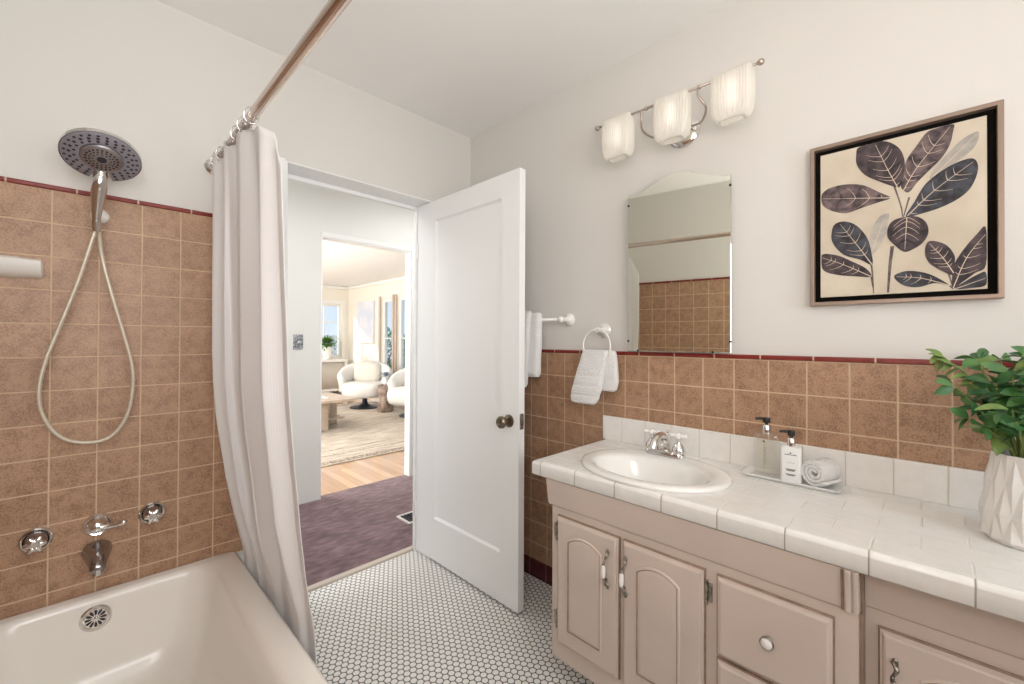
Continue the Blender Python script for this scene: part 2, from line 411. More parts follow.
# doorway: jamb lining with stop, threshold
b = BM()
box(b, OX0-.001, OX0+.012, YB-.012, YH+.012, 0, OZ); box(b, OX1-.002, OX1+.012, YB-.012, YH+.012, 0, OZ)
box(b, OX0+.012, OX1-.002, YB-.012, YH+.012, OZ-.006, OZ)
box(b, OX0-.05, OX0-.001, YB-.02, YB-.0005, 0, OZ+.006); 
box(b, OX0+.012, OX1-.002, 2.123, YH, OZ-.026, OZ-.006); box(b, OX1-.014, OX1-.002, 2.123, YH, 0, OZ-.026)
struct('trim_1', b, M['white'], bevel=.002)
b = BM(); box(b, OX0, OX1+.01, YH-.012, YH+.025, -.01, .014); struct('trim_2', b, mat('pale_threshold', (.55, .48, .41), .45), bevel=.006)

# bathroom door, standing open
DX, DT, DY0, DY1, DZ0, DZ1 = 1.352, .036, 1.297, 2.104, .014, 1.981
def door_leaf():
    b = BM(); sf, sh, top, bot = .118, .165, .108, .225
    x0, x1 = DX, DX+DT
    box(b, x0, x1, DY0, DY0+sf, DZ0, DZ1); box(b, x0, x1, DY1-sh, DY1, DZ0, DZ1)
    box(b, x0, x1, DY0+sf, DY1-sh, DZ0, DZ0+bot); box(b, x0, x1, DY0+sf, DY1-sh, DZ1-top, DZ1)
    # sunk flat panel with a sloped sticking
    pi = .010
    for s, xa, xb in ((1, x0, x0+.012), (-1, x1, x1-.012)):
        o = [V((xa+s*.001, y, z)) for y, z in ((DY0+sf, DZ0+bot), (DY1-sh, DZ0+bot), (DY1-sh, DZ1-top), (DY0+sf, DZ1-top))]
        i_ = [V((xb, y, z)) for y, z in ((DY0+sf+pi, DZ0+bot+pi), (DY1-sh-pi, DZ0+bot+pi), (DY1-sh-pi, DZ1-top-pi), (DY0+sf+pi, DZ1-top-pi))]
        loft(b, [o, i_], (False, True))
    return b
dr = struct('door_1', door_leaf(), M['white'])
dr['label'] = 'white single-panel bathroom door standing open into the room'
b = BM(); ky, kz = 1.357, .852
lathe(b, (DX, ky, kz), (-1, 0, 0), [(0, .029), (.005, .029), (.008, .022), (.012, .011), (.030, .011), (.034, .020), (.043, .0265), (.054, .0275), (.062, .021), (.064, .011), (.0625, .009), (.0625, .0)], 28)
obj('door_knob', b, M['brass'], dr, smooth=True, auto=35)['label'] = 'antique brass round knob'
b = BM(); box(b, DX+.006, DX+DT-.006, DY0-.002, DY0+.004, .82, .89); box(b, DX+.011, DX+.023, DY0-.010, DY0, .845, .865)
obj('latch_plate', b, M['bronze'], dr, bevel=.001)
for z in (.25, 1.72):
    b = BM(); tube(b, [(DX-.004, DY1+.004, z-.045), (DX-.004, DY1+.004, z+.045)], .006, 10)
    obj('hinge', b, M['white'], dr, smooth=True, auto=40)

# ------------------------------------------------------------------ hall and living room shell
YH2, YH3 = 3.30, 3.372           # hall far wall
HX0, HX1 = -.7, 2.9
b = BM(); box(b, HX0, HX1, YH, YH3, -.1, 0); fh = struct('floor', b, M['carpet'])
b = BM(); box(b, HX0, HX1, YH, YH3, ZC, ZC+.1); struct('ceiling', b, M['ceil'])
b = BM(); box(b, HX0-.1, HX0, YH, YH2, 0, ZC); struct('wall_hall_left', b, M['hallp'])
b = BM(); box(b, HX1, HX1+.1, YH, YH2, 0, ZC); struct('wall_hall_right', b, M['hallp'])
b = BM(); box(b, HX0, XL-.12, YH-.1, YH, 0, ZC); box(b, XR+.12, HX1, YH-.1, YH, 0, ZC); struct('wall_hall_near', b, M['hallp'])
LX0, LX1, LY1 = -.9, 4.30, 9.58
P0, P1, PZ = 1.262, 2.046, 1.997
b = BM(); box(b, LX0-.1, P0, YH2, YH3, 0, ZC); box(b, P1, LX1+.1, YH2, YH3, 0, ZC); box(b, P0, P1, YH2, YH3, PZ, ZC)
struct('wall_hall_far', b, M['hallp'])
b = BM()
box(b, P1-.010, P1+.0005, YH2-.006, YH3+.006, 0, PZ); box(b, P0+.0, P0+.010, YH2-.006, YH3+.006, 0, PZ); box(b, P0+.010, P1-.010, YH2-.006, YH3+.006, PZ-.010, PZ)
box(b, P1+.0005, P1+.045, YH2-.012, YH2-.0005, 0, PZ+.035); box(b, P0, P1+.0005, YH2-.012, YH2-.0005, PZ, PZ+.035)
struct('trim_3', b, M['white'], bevel=.002)
b = BM(); box(b, LX0-.1, LX1+.1, YH3, LY1+.1, -.1, -.001); struct('floor', b, M['oak'])
b = BM(); box(b, LX0-.1, LX1+.1, YH3, LY1+.1, 2.41, 2.5); struct('ceiling', b, M['ceil'])
b = BM(); box(b, LX0-.1, LX0, YH3, LY1, 0, 2.41); struct('wall_living_left', b, M['livp'])
# far wall with a window, side wall with two tall windows
w1 = (2.75, 4.13, .80, 2.0)
b = BM(); box(b, LX0, w1[0], LY1, LY1+.14, 0, 2.41); box(b, w1[1], LX1+.14, LY1, LY1+.14, 0, 2.41)
box(b, w1[0], w1[1], LY1, LY1+.14, 0, w1[2]); box(b, w1[0], w1[1], LY1, LY1+.14, w1[3], 2.41)
struct('wall_living_far', b, M['livp'])
sw = [(7.58, 8.06), (6.55, 7.42), (4.6, 6.2)]; SZ0, SZ1 = .42, 2.04
b = BM(); prev = LY1
for a0, a1 in sw:
    box(b, LX1, LX1+.14, a1, prev, 0, 2.41); box(b, LX1, LX1+.14, a0, a1, 0, SZ0); box(b, LX1, LX1+.14, a0, a1, SZ1, 2.41); prev = a0
box(b, LX1, LX1+.14, YH3, prev, 0, 2.41)
struct('wall_living_right', b, M['livp'])
b = BM(); box(b, LX1-.05, LX1-.001, YH3, LY1-.05, 2.34, 2.409); box(b, LX0, LX1-.001, LY1-.05, LY1-.001, 2.34, 2.409); struct('trim_4', b, M['trimw'], bevel=.02)
b = BM(); box(b, LX1-.012, LX1-.0005, YH3, LY1-.02, 0, .12); box(b, LX0, LX1-.0005, LY1-.014, LY1-.0005, 0, .12); struct('baseboard_living', b, M['trimw'])
wf = window('window_1', 'y', LY1+.07, *w1[:2], w1[2], w1[3], 4, 3, mw=.025)
b = BM(); e = .09
box(b, w1[0]-e, w1[0], LY1-.02, LY1-.0005, w1[2]-.04, w1[3]+e); box(b, w1[1], w1[1]+e, LY1-.02, LY1-.0005, w1[2]-.04, w1[3]+e); box(b, w1[0], w1[1], LY1-.02, LY1-.0005, w1[3], w1[3]+e)
obj('casing', b, M['trimw'], wf)
for i, (a0, a1) in enumerate(sw):
    w = window('window_%d' % (i+2) if i < 2 else 'window_5', 'x', LX1+.07, a0, a1, SZ0, SZ1, 2 if i else 1, 2, mw=.02, fw=.07)
    b = BM()
    for ya in (a0-.06, a1): box(b, LX1-.03, LX1-.0005, ya, ya+.06, SZ0-.05, SZ1+.05)
    obj('casing', b, M['trimb'], w)

# ------------------------------------------------------------------ bathtub
b = BM()
ox0, ox1, oy0, oy1 = XL+.012, .437, .45, YB-.012
L_ = [rr(ox0+.004, ox1-.02, oy0+.01, oy1, .02, 0.0), rr(ox0+.004, ox1-.016, oy0+.01, oy1, .02, .30), rr(ox0, ox1-.004, oy0, oy1, .02, .335),
      rr(ox0, ox1, oy0, oy1, .02, .352), rr(ox0+.003, ox1-.004, oy0+.003, oy1-.001, .02, .367), rr(ox0+.012, ox1-.014, oy0+.012, oy1-.004, .02, .372),
      rr(ox0+.045, .372, oy0+.06, oy1-.028, .09, .3715), rr(ox0+.055, .356, oy0+.072, oy1-.037, .095, .366), rr(ox0+.062, .345, oy0+.08, oy1-.043, .10, .352),
      rr(ox0+.072, .330, oy0+.10, oy1-.050, .11, .30), rr(ox0+.090, .305, oy0+.18, oy1-.070, .12, .16), rr(ox0+.115, .275, oy0+.26, oy1-.10, .13, .085),
      rr(ox0+.16, .225, oy0+.33, oy1-.16, .12, .062), rr(-.06, .06, 1.0, 1.3, .05, .058)]
loft(b, L_, (True, True))
tub = obj('bathtub', b, M['tub'], origin=(.07, 1.2, 0), smooth=True, auto=50)
tag(tub, 'cream white built-in bathtub under the tiled shower wall', 'bathtub')
b = BM(); oc = V((.034, 1.937, .307)); od = V((0, -1, .13)).normalized()
lathe(b, oc, od, [(-.004, .039), (.003, .039), (.0065, .035), (.007, .030), (.0055, .0285), (.0055, 0)], 32)
u_, w_ = frame_of(od)
for k in range(12):
    a = 2*PI*k/12; dv = u_*math.cos(a)+w_*math.sin(a); pv = u_*-math.sin(a)+w_*math.cos(a)
    o = oc + od*.0062
    lp = [o + dv*.008, o + dv*.016 + pv*.0032, o + dv*.024 + pv*.0036, o + dv*.0262, o + dv*.024 - pv*.0036, o + dv*.016 - pv*.0032]
    f = b.faces.new([b.verts.new(p) for p in lp]); f.material_index = 1
lathe(b, oc+od*.005, od, [(0, .006), (.004, .005), (.005, .001)], 12)
obj('overflow_drain', b, [M['chrome'], M['nozzle']], tub, smooth=True, auto=30)

# ------------------------------------------------------------------ tub fixtures
YT = YB-.010
def star_valve(x, z, label):
    t = thing('tub_valve', label, 'faucet handle', (x, YT, z), 'star-shaped tub valves')
    b = BM(); lathe(b, (x, YT, z), (0, -1, 0), [(0, .0385), (.004, .039), (.009, .0375), (.012, .033), (.011, .0285), (.008, .028)], 36)
    obj('escutcheon', b, M['chrome'], t, smooth=True, auto=40)
    b = BM(); lathe(b, (x, YT-.006, z), (0, -1, 0), [(0, .0284), (.004, .0282), (.014, .021), (.024, .015), (.038, .0135)], 28)
    obj('bonnet', b, M['dchrome'], t, smooth=True, auto=50)
    b = BM()
    lathe(b, (x, YT-.040, z), (0, -1, 0), [(0, .014), (.002, .0205), (.012, .0215), (.0145, .0185), (.0155, .011), (.012, .010), (.012, 0)], 72, f=lambda i, h: (1+.20*math.cos(6*2*PI*i/72) if h < .015 else 1))
    obj('handle', b, M['chrome'], t, smooth=True, auto=50)
star_valve(-.101, .588, 'chrome star-shaped tub valve handle left of the lever')
star_valve(.176, .594, 'chrome star-shaped tub valve handle right of the lever')
t = thing('diverter_lever', 'chrome lever handle on the tub wall above the spout', 'faucet handle', (.036, YT, .594))
b = BM(); lathe(b, (.036, YT, .594), (0, -1, 0), [(0, .037), (.005, .0375), (.010, .034), (.014, .031), (.013, .028), (.018, .022), (.034, .019), (.042, .016), (.047, .007)], 28)
obj('escutcheon', b, M['chrome'], t, smooth=True, auto=40)
b = BM(); tube(b, crom([(.036, YT-.036, .594), (.06, YT-.042, .592), (.085, YT-.05, .595), (.106, YT-.056, .601)], 4), [.011, .0105, .0095, .009, .0085, .008, .008, .0082, .0085, .009, .0095, .009, .006], 12)
obj('lever', b, M['chrome'], t, smooth=True)
b = BM()
def oval(cy, cz, rx, rz, n=20): return [V((.036+rx*math.cos(2*PI*i/n), cy, cz+rz*math.sin(2*PI*i/n))) for i in range(n)]
loft(b, [oval(YT, .508, .036, .033), oval(YT-.004, .508, .038, .034), oval(YT-.02, .506, .036, .032), oval(YT-.05, .501, .029, .027), oval(YT-.075, .495, .023, .023), oval(YT-.095, .488, .020, .020), oval(YT-.108, .484, .018, .017), oval(YT-.113, .483, .012, .012)])
sp = obj('tub_spout', b, M['dchrome'], origin=(.036, YT, .505), smooth=True, auto=50)
tag(sp, 'dark chrome tub spout under the lever', 'spout')
b = BM(); lathe(b, (.036, YT-.098, .480), (0, -.15, -1), [(0, .016), (.016, .0155), (.018, .012)], 16)
obj('spout_tip', b, M['chrome'], sp, smooth=True, auto=40)
# soap dish on the tile at the left edge
b = BM(); lp = []
for x in (-.288, -.22, -.15, -.11, -.095, -.0905):
    k = 1.0 if x < -.11 else (.93 if x < -.093 else .7)
    pts = [(YT, 1.463), (YT-.03, 1.463), (YT-.062, 1.459), (YT-.072, 1.452), (YT-.070, 1.440), (YT-.05, 1.413), (YT-.02, 1.402), (YT, 1.400)]
    lp.append([V((x, YT-(YT-y)*k, 1.43+(z-1.43)*k)) for y, z in pts])
loft(b, lp)
tag(obj('tile_shelf', b, M['porc'], origin=(-.19, YT, 1.43), smooth=True, auto=50), 'white ceramic soap ledge fixed to the brown shower tile', 'shelf')

# shower head with wand
t = thing('hand_shower', 'large round chrome shower head with detachable wand on the tiled wall', 'shower head', (.029, YT, 1.634))
b = BM(); lathe(b, (.033, YT+.0, 1.628), (0, -1, 0), [(0, .025), (.004, .025), (.012, .019), (.016, .012)], 24)
obj('wall_flange', b, M['porc'], t, smooth=True, auto=40)
DC = V((.032, 1.745, 1.752)); DN = V((-.02, -.52, -.86)).normalized()
b = BM(); tube(b, crom([(.029, YT-.008, 1.634), (.028, 1.95, 1.650), (.027, 1.90, 1.70), (.025, 1.83, 1.772), tuple(DC-DN*.022)], 4), .0085, 12)
obj('shower_arm', b, M['chrome'], t, smooth=True)
b = BM(); R0, RI = .088, .0505
du = V((1, 0, 0)) - DN*DN.x; du.normalize(); dw = DN.cross(du).normalized()
if dw.z > 0: dw = -dw
def dp(r, a, h): return DC + du*r*math.sin(a) + dw*r*math.cos(a) + DN*h   # a = 0 points down towards the handle
n = 56; gap = .30
angs = [gap + (2*PI-2*gap)*i/n for i in range(n+1)]
prof = [(RI-.001, -.006), (RI-.001, .002), (R0-.006, .003), (R0-.001, .0005), (R0, -.005), (R0-.006, -.010), (RI-.001, -.014)]
loft(b, [[dp(r, a, h) for r, h in prof] for a in angs])
obj('spray_ring', b, M['facep'], t, smooth=True, auto=35)
b = BM(); lathe(b, DC-DN*.016, DN, [(0, .018), (.002, .045), (.006, .048), (.020, .048), (.024, .0455), (.026, .038), (.0255, .0)], 40)
obj('wand_head', b, chrome('wand_face', (.42, .41, .44), .35), t, smooth=True, auto=30)
b = BM(); loft(b, [[dp(r, a, -.0135) for r in (R0+.0015, R0-.012, RI)] for a in [2*PI*i/56 for i in range(57)]], closed=False)
loft(b, [[dp(R0+.0015, a, h) for h in (-.0135, -.006, -.001)] for a in angs], closed=False)
obj('back_shell', b, M['chrome'], t, smooth=True)
b = BM()
def dot(r, a, h, s): 
    c = dp(r, a, h); f = b.faces.new([b.verts.new(c + du*s*math.cos(2*PI*k/8) + dw*s*math.sin(2*PI*k/8)) for k in range(8)])
for r, cnt, s, off in ((.0585, 18, .0038, 0), (.0685, 20, .0042, .1), (.0785, 24, .0038, 0)):
    for k in range(cnt):
        a = gap+.16 + (2*PI-2*gap-.32)*k/(cnt-1)
        dot(r, a, .0036, s)
for r, cnt, s in ((.0195, 12, .0023), (.027, 18, .0027), (.035, 22, .0032)):
    for k in range(cnt): dot(r, 2*PI*k/cnt, .0106, s)
dot(0, 0, .0107, .0115)
obj('nozzles', b, M['nozzle'], t)
b = BM()
hp = crom([tuple(dp(.030, 0, -.002)), tuple(dp(.055, 0, -.006)), (.029, 1.803, 1.690), (.026, 1.826, 1.650), (.0235, 1.842, 1.610), (.023, 1.852, 1.583)], 4)
hr = [.013, .0135, .0138, .014, .0145, .0155, .0168, .0178, .0185, .0188, .0185, .018, .0172, .016, .0148, .0136, .0126, .0118, .011, .0105, .010]
tube(b, hp, hr[:len(hp)], 18)
tube(b, [(.023, 1.852, 1.584), (.023, 1.857, 1.566), (.023, 1.860, 1.552)], [.0118, .0112, .0095], 14)
obj('wand_handle', b, M['chrome'], t, smooth=True, auto=60)
b = BM()
hose = [(.021, 1.862, 1.556), (.004, 1.872, 1.48), (-.018, 1.885, 1.384), (-.055, 1.90, 1.25), (-.082, 1.905, 1.15), (-.095, 1.908, 1.06), (-.087, 1.91, .985), (-.052, 1.913, .915), (.004, 1.915, .885), (.062, 1.915, .895), (.100, 1.912, .955), (.115, 1.91, 1.04), (.113, 1.905, 1.125), (.092, 1.90, 1.228), (.060, 1.89, 1.365), (.037, 1.885, 1.48), (.030, 1.905, 1.56), (.028, 1.92, 1.63), (.027, 1.915, 1.675)]
hs = crom(hose, 12); tube(b, hs, [.0062+.0006*math.sin(i*2.2) for i in range(len(hs))], 10)
obj('hose', b, M['hose'], t, smooth=True)['label'] = 'cream metal flexible hose hanging in a loop'

# ------------------------------------------------------------------ shower curtain and rod
RX, RZ = .350, 1.888
b = BM(); tube(b, [(RX, YB-.018, RZ), (RX, 1.3, RZ), (RX, 0, RZ), (RX, YR+.01, RZ)], .0145, 20)
rod = obj('curtain_rod', b, M['rodm'], origin=(RX, .4, RZ), smooth=True)
tag(rod, 'long satin metal shower curtain rod running below the ceiling', 'curtain rod')
for y_, d_ in ((YB-.0005, -1), (YR+.0005, 1)):
    b = BM(); lathe(b, (RX, y_, RZ), (0, d_, 0), [(0, .030), (.006, .030), (.014, .020), (.030, .018)], 20)
    obj('flange', b, M['chrome'], rod, smooth=True, auto=40)
xc_t = [(1.9, .344), (1.37, .353), (1.06, .361), (.95, .369), (.86, .381), (.76, .397), (.66, .410), (.56, .423), (.48, .437), (.42, .447), (.37, .4525), (.30, .456), (.2, .458), (.08, .460)]
yf_t = [(1.9, 1.25), (1.7, 1.238), (1.3, 1.235), (.9, 1.24), (.6, 1.25), (.45, 1.262), (.26, 1.265), (.1, 1.27)]
def ztop(y): return interp([(1.97, 1.888), (1.90, 1.885), (1.88, 1.905), (1.60, 1.893), (1.45, 1.862), (1.34, 1.83), (1.27, 1.79), (1.22, 1.69), (1.1, 1.65)], y)
def curtain_pt(s, q):         # s 0 (front) .. 1 (back wall), q 0 (top) .. 1 (hem)
    y0 = lerp(1.215, 1.968, s); zt = ztop(y0); z = lerp(zt, .085, q)
    y = lerp(interp(yf_t, z), 1.968, s); x = interp(xc_t, z) + (1-s)*interp([(1.85, .014), (.95, .024), (.7, .012), (.45, .010), (.37, .014), (.1, .02)], z)
    A = lerp(.012, .026, min(1, q*2.5))
    ph = 2*PI*4.1*s + .5*math.sin(3.1*q) + .9*math.sin(2*PI*s*1.3+1)
    fx = A*(math.sin(ph) + .25*math.sin(2.3*ph+1.0+q))
    fy = .018*math.sin(2*ph+.6)*(min(1, q*3)) * (s*(1-s)*4)
    if s < .05: fx *= .5
    room = .008 + max(0, z-.40)*.075          # folds flatten where the cloth lies over the tub's rim
    if z < .75: fx = max(-room, min(room, fx))
    x = x + fx
    return V((x, y+fy, z))
b = BM(); NS, NQ = 150, 90
loft(b, [[curtain_pt(i/NS, j/NQ) for i in range(NS+1)] for j in range(NQ+1)], closed=False)
cur = obj('shower_curtain', b, M['curt'], origin=(.36, 1.6, 1.88), smooth=True)
md = cur.modifiers.new('thickness', 'SOLIDIFY'); md.thickness = .0022
tag(cur, 'white cloth shower curtain gathered at the end of the tub', 'curtain')
for k, y in enumerate((1.93, 1.84, 1.62, 1.54, 1.46)):
    b = BM(); ring = [(RX+.020*math.cos(a), y + .004*math.sin(a*2), RZ+.004+.024*math.sin(a)) for a in [2*PI*i/20 for i in range(21)]]
    tube(b, ring, .0016, 6)
    for a in (.6, 1.3, 2.0): ball(b, (RX+.020*math.cos(a), y, RZ+.005+.024*math.sin(a)), .0042, 8, 6)
    tube(b, [(RX-.012, y, RZ-.018), (RX-.016, y-.004, RZ-.03)], .0018, 6)
    o = obj('curtain_ring', b, M['chrome'], origin=(RX, y, RZ), smooth=True)
    tag(o, 'beaded metal curtain ring around the shower rod', 'curtain ring', 'curtain rings on the rod')

# ------------------------------------------------------------------ vanity
FX, FX2 = 1.180, 1.228; VY0, VY1, VYM = -.62, .965, .113
van = thing('vanity_cabinet', 'taupe pink painted vanity cabinet with raised doors and drawers', 'cabinet', (1.4, .3, 0))
b = BM()
box(b, FX, XR-.017, VYM, VY1, .10, .632); box(b, FX2, XR-.017, VY0, VYM, .10, .632)
box(b, 1.31, XR-.017, VY0, VY1-.01, 0, .10)
obj('carcass', b, M['cab'], van, bevel=.003)
b = BM()   # sloping apron under the worktop
def apron(y0, y1, xb, xt):
    loft(b, [[V((xt, y, .727)), V((xb+.012, y, .727)), V((xb+.012, y, .632)), V((xb, y, .632)), V((xb-.006, y, .636)), V((xb-.008, y, .645))] for y in (y0, y1)])
box(b, FX+.0125, XR-.02, VY1-.012, VY1+.011, .632, .727); box(b, FX2+.0125, XR-.02, VYM-.02, VYM-.008, .632, .727); apron(VYM, VY1+.012, FX, 1.160); apron(VY0, VYM-.0055, FX2, 1.205)
obj('apron', b, M['cab'], van, auto=20)
b = BM()
box(b, FX-.0008, FX2, VYM-.005, VYM-.0005, .10, .6325); box(b, FX+.0125, FX2, VYM-.005, VYM-.0005, .6325, .727)
obj('corner_edge', b, M['cabedge'], van)
for y0, w, pr_, mm in ((VYM+.001, .008, .006, 'cab'), (VYM+.013, .010, .0075, 'cab'), (VYM+.026, .005, .004, 'cabedge')):
    b = BM(); loft(b, [[V((1.160-pr_, y, .7265)), V((1.162, y, .7265)), V((FX-.006, y, .640)), V((FX-.006, y, .634)), V((FX-.008-pr_, y, .634)), V((FX-.008-pr_, y, .645))] for y in (y0, y0+w)])
    obj('corner_bead', b, M[mm], van, bevel=.0015)
def slab(bm, xf, y0, y1, z0, z1, th=.018):
    # lipped slab: tan rubbed outer step, painted face
    L0 = [V((xf, y, z)) for y, z in ((y0, z0), (y1, z0), (y1, z1), (y0, z1))]
    def ins(d, x): return [V((x, y, z)) for y, z in ((y0+d, z0+d), (y1-d, z0+d), (y1-d, z1-d), (y0+d, z1-d))]
    loft(bm, [L0, ins(0, xf-.006), ins(.003, xf-.009)], (True, False), mi=1)
    loft(bm, [ins(.003, xf-.009), ins(.007, xf-.010), ins(.009, xf-th+.002), ins(.013, xf-th)], (False, True), mi=0)
    return xf-th
def arch_outline(y0, y1, z0, z1, rise, n=18):
    pts = [(y0, z0), (y1, z0), (y1, z1-rise)]
    for k in range(1, n):
        t = k/n; y = lerp(y1, y0, t); pts.append((y, z1-rise + rise*(math.sin(PI*t)**.75)))
    pts.append((y0, z1-rise)); return pts
def offset(pts, d):
    n = len(pts); out = []
    for i in range(n):
        p0, p1, p2 = V(pts[i-1]), V(pts[i]), V(pts[(i+1) % n])
        a = (p1-p0).normalized(); c = (p2-p1).normalized()
        na = V((-a.y, a.x)); nc = V((-c.y, c.x)); m = (na+nc)
        if m.length < 1e-6: m = na
        m.normalize(); k = d/max(.35, m.dot(na)); q = p1+m*k; out.append((q.x, q.y))
    return out
def raised(bm, x, pts):
    def P(d, h): return [V((x-h, y, z)) for y, z in offset(pts, d)]
    loft(bm, [P(0, -.0005), P(.002, .003), P(.006, .0042)], (False, False), mi=0)
    loft(bm, [P(.006, .0042), P(.0095, .0015)], (False, False), mi=1)
    loft(bm, [P(.0095, .0015), P(.018, .004), P(.021, .0042)], (False, True), mi=0)
def pull(parent, x, y, z0, z1):
    b = BM(); n = 13; zc = (z0+z1)/2; h = (z1-z0)/2
    path = crom([(x-.002, y+.004, z1), (x-.012, y-.003, z1-.010), (x-.014, y+.004, z1-.026), (x-.027, y, zc+.020)], 4); tube(b, path, [.005, .0035, .0042, .005, .0045, .004, .0034, .003, .0034, .004, .0044, .0052, .0055], 8)
    path = crom([(x-.002, y-.004, z0), (x-.012, y+.003, z0+.010), (x-.014, y-.004, z0+.026), (x-.027, y, zc-.020)], 4); tube(b, path, [.005, .0035, .0042, .005, .0045, .004, .0034, .003, .0034, .004, .0044, .0052, .0055], 8)
    for z, s in ((z1, 1), (z0, -1)): ball(b, (x-.003, y, z), .0085, 10, 6, (.45, .75, 1.25))
    tube(b, [(x-.027, y, zc-.021), (x-.027, y, zc+.021)], .003, 8)
    h_ = obj('handle', b, M['bronze'], parent, smooth=True); h_['label'] = 'bronze scroll pull with white porcelain grip'
    b = BM(); lathe(b, (x-.027, y, zc-.020), (0, 0, 1), [(0, .0045), (.004, .0062), (.020, .0075), (.036, .0062), (.040, .0045)], 14)
    obj('grip', b, M['porc'], h_, smooth=True)
def hinge(parent, x, y, z, s):
    b = BM(); box(b, x-.004, x-.0005, y+min(0, s*.014), y+max(0, s*.014), z-.024, z+.024)
    tube(b, [(x-.006, y, z-.026), (x-.006, y, z+.026)], .0042, 8); ball(b, (x-.006, y, z+.030), .0045, 8, 6); ball(b, (x-.006, y, z-.030), .0045, 8, 6)
    obj('hinge', b, M['bronze'], parent, smooth=True, auto=40)
def cab_door(xf, y0, y1, z0, z1, pl, hy, hz, hinge_y, hs, rise=.028):
    b = BM(); x = slab(b, xf, y0, y1, z0, z1); raised(b, x, arch_outline(*pl, rise))
    d = obj('door', b, [M['cab'], M['cabedge']], van, origin=(xf, (y0+y1)/2, z0), auto=25)
    pull(d, x, hy, *hz)
    if hinge_y is not None:
        for z in (z0+.075, z1-.058): hinge(d, xf, hinge_y, z, hs)
cab_door(FX, .690, .935, .168, .607, (.747, .886, .225, .562), .725, (.449, .556), .938, 1)
cab_door(FX, .433, .679, .168, .607, (.496, .632, .225, .562), .662, (.449, .556), .430, -1)
cab_door(FX2, -.225, .086, .168, .600, (-.16, .02, .225, .556), .058, (.435, .542), None, 1)
cab_door(FX2, -.555, -.245, .168, .600, (-.49, -.31, .225, .556), -.275, (.435, .542), None, 1)
for z0, z1 in ((.399, .607), (.290, .391), (.168, .282)):
    b = BM(); x = slab(b, FX, .156, .404, z0, z1)
    d = obj('drawer', b, [M['cab'], M['cabedge']], van, origin=(FX, .28, z0), auto=25)
    zk = z0 + (z1-z0)*.5
    b = BM(); lathe(b, (x, .281, zk), (-1, 0, 0), [(0, .0085), (.003, .008), (.006, .005), (.012, .005), (.015, .012), (.018, .0155), (.021, .0155), (.0225, .0145)], 20)
    k = obj('knob', b, M['bronze'], d, smooth=True, auto=40)
    b = BM(); lathe(b, (x-.0215, .281, zk), (-1, 0, 0), [(0, .0128), (.003, .012), (.006, .008), (.007, .001)], 18)
    obj('knob_cap', b, M['porc'], k, smooth=True)
# worktop with an oval hole for the basin
CX0, CX1, CY0, CY1, CZ, CB = 1.155, XR-.009, -.62, 1.040, .780, .729
SC = V((1.358, .680)); 
b = BM(); n = 96
def rect_loop(x0, x1, y0, y1, z, n=n):
    out = []
    for k in range(n):
        a = 2*PI*k/n; dx, dy = math.cos(a), math.sin(a)
        ts = []
        if dx > 1e-9: ts.append((x1-SC.x)/dx)
        if dx < -1e-9: ts.append((x0-SC.x)/dx)
        if dy > 1e-9: ts.append((y1-SC.y)/dy)
        if dy < -1e-9: ts.append((y0-SC.y)/dy)
        t = min(ts); out.append(V((SC.x+dx*t, SC.y+dy*t, z)))
    # snap nearest samples to the corners
    for cx in (x0, x1):
        for cy in (y0, y1):
            i = min(range(n), key=lambda q: (out[q].x-cx)**2+(out[q].y-cy)**2); out[i] = V((cx, cy, z))
    return out
def ell(ax, ay, z, cx=SC.x, cy=SC.y, n=n): return [V((cx+ax*math.cos(2*PI*k/n), cy+ay*math.sin(2*PI*k/n), z)) for k in range(n)]
loft(b, [ell(.185, .235, .74), ell(.185, .235, CZ)], (False, False))
loft(b, [ell(.185, .235, CZ), rect_loop(CX0+.012, CX1, CY0+.001, CY1-.012, CZ)], (False, False), mi=0)
loft(b, [rect_loop(CX0+.012, CX1, CY0+.001, CY1-.012, CZ), rect_loop(CX0+.006, CX1, CY0, CY1-.006, CZ-.0015), rect_loop(CX0+.0015, CX1, CY0, CY1-.0015, CZ-.006), rect_loop(CX0, CX1, CY0, CY1, CZ-.012)], (False, False), mi=1)
loft(b, [rect_loop(CX0, CX1, CY0, CY1, CZ-.012), rect_loop(CX0, CX1, CY0, CY1, CB+.004), rect_loop(CX0+.004, CX1, CY0, CY1-.004, CB), ell(.19, .24, CB)], (False, False), mi=1)
loft(b, [ell(.19, .24, CB), ell(.185, .235, .74)], (False, False), mi=1)
ct = obj('countertop', b, [M['ct_top'], M['ct_front']], auto=60)
bmesh_tmp = None
tag(ct, 'white tiled countertop with bullnose edge over the vanity', 'countertop')
b = BM(); box(b, XR-.022, XR-.0085, CY0, 1.046, CZ-.001, .884)
obj('backsplash', b, M['ct_splash'], ct, bevel=.004)
# basin
b = BM()
pr = [(.198, .248, .7805), (.200, .250, .785), (.197, .247, .791), (.188, .238, .7945), (.172, .222, .7945), (.160, .210, .792)]
loops = [ell(a, c, z) for a, c, z in pr]
for a, c, z in ((.137, .198, .7905), (.130, .190, .783), (.122, .180, .765), (.108, .160, .725), (.085, .125, .685), (.055, .08, .665), (.022, .025, .658)):
    loops.append(ell(a, c, z, SC.x-.022))
loft(b, loops, (False, True))
sink = obj('sink', b, M['porc'], origin=(SC.x, SC.y, CZ), smooth=True)
tag(sink, 'white oval drop-in sink basin in the tiled countertop', 'sink')
b = BM(); lathe(b, (SC.x-.022, SC.y, .6585), (0, 0, 1), [(0, .022), (.003, .022), (.004, .016), (.001, .012), (.001, 0)], 24)
obj('sink_drain', b, M['chrome'], sink, smooth=True, auto=40)
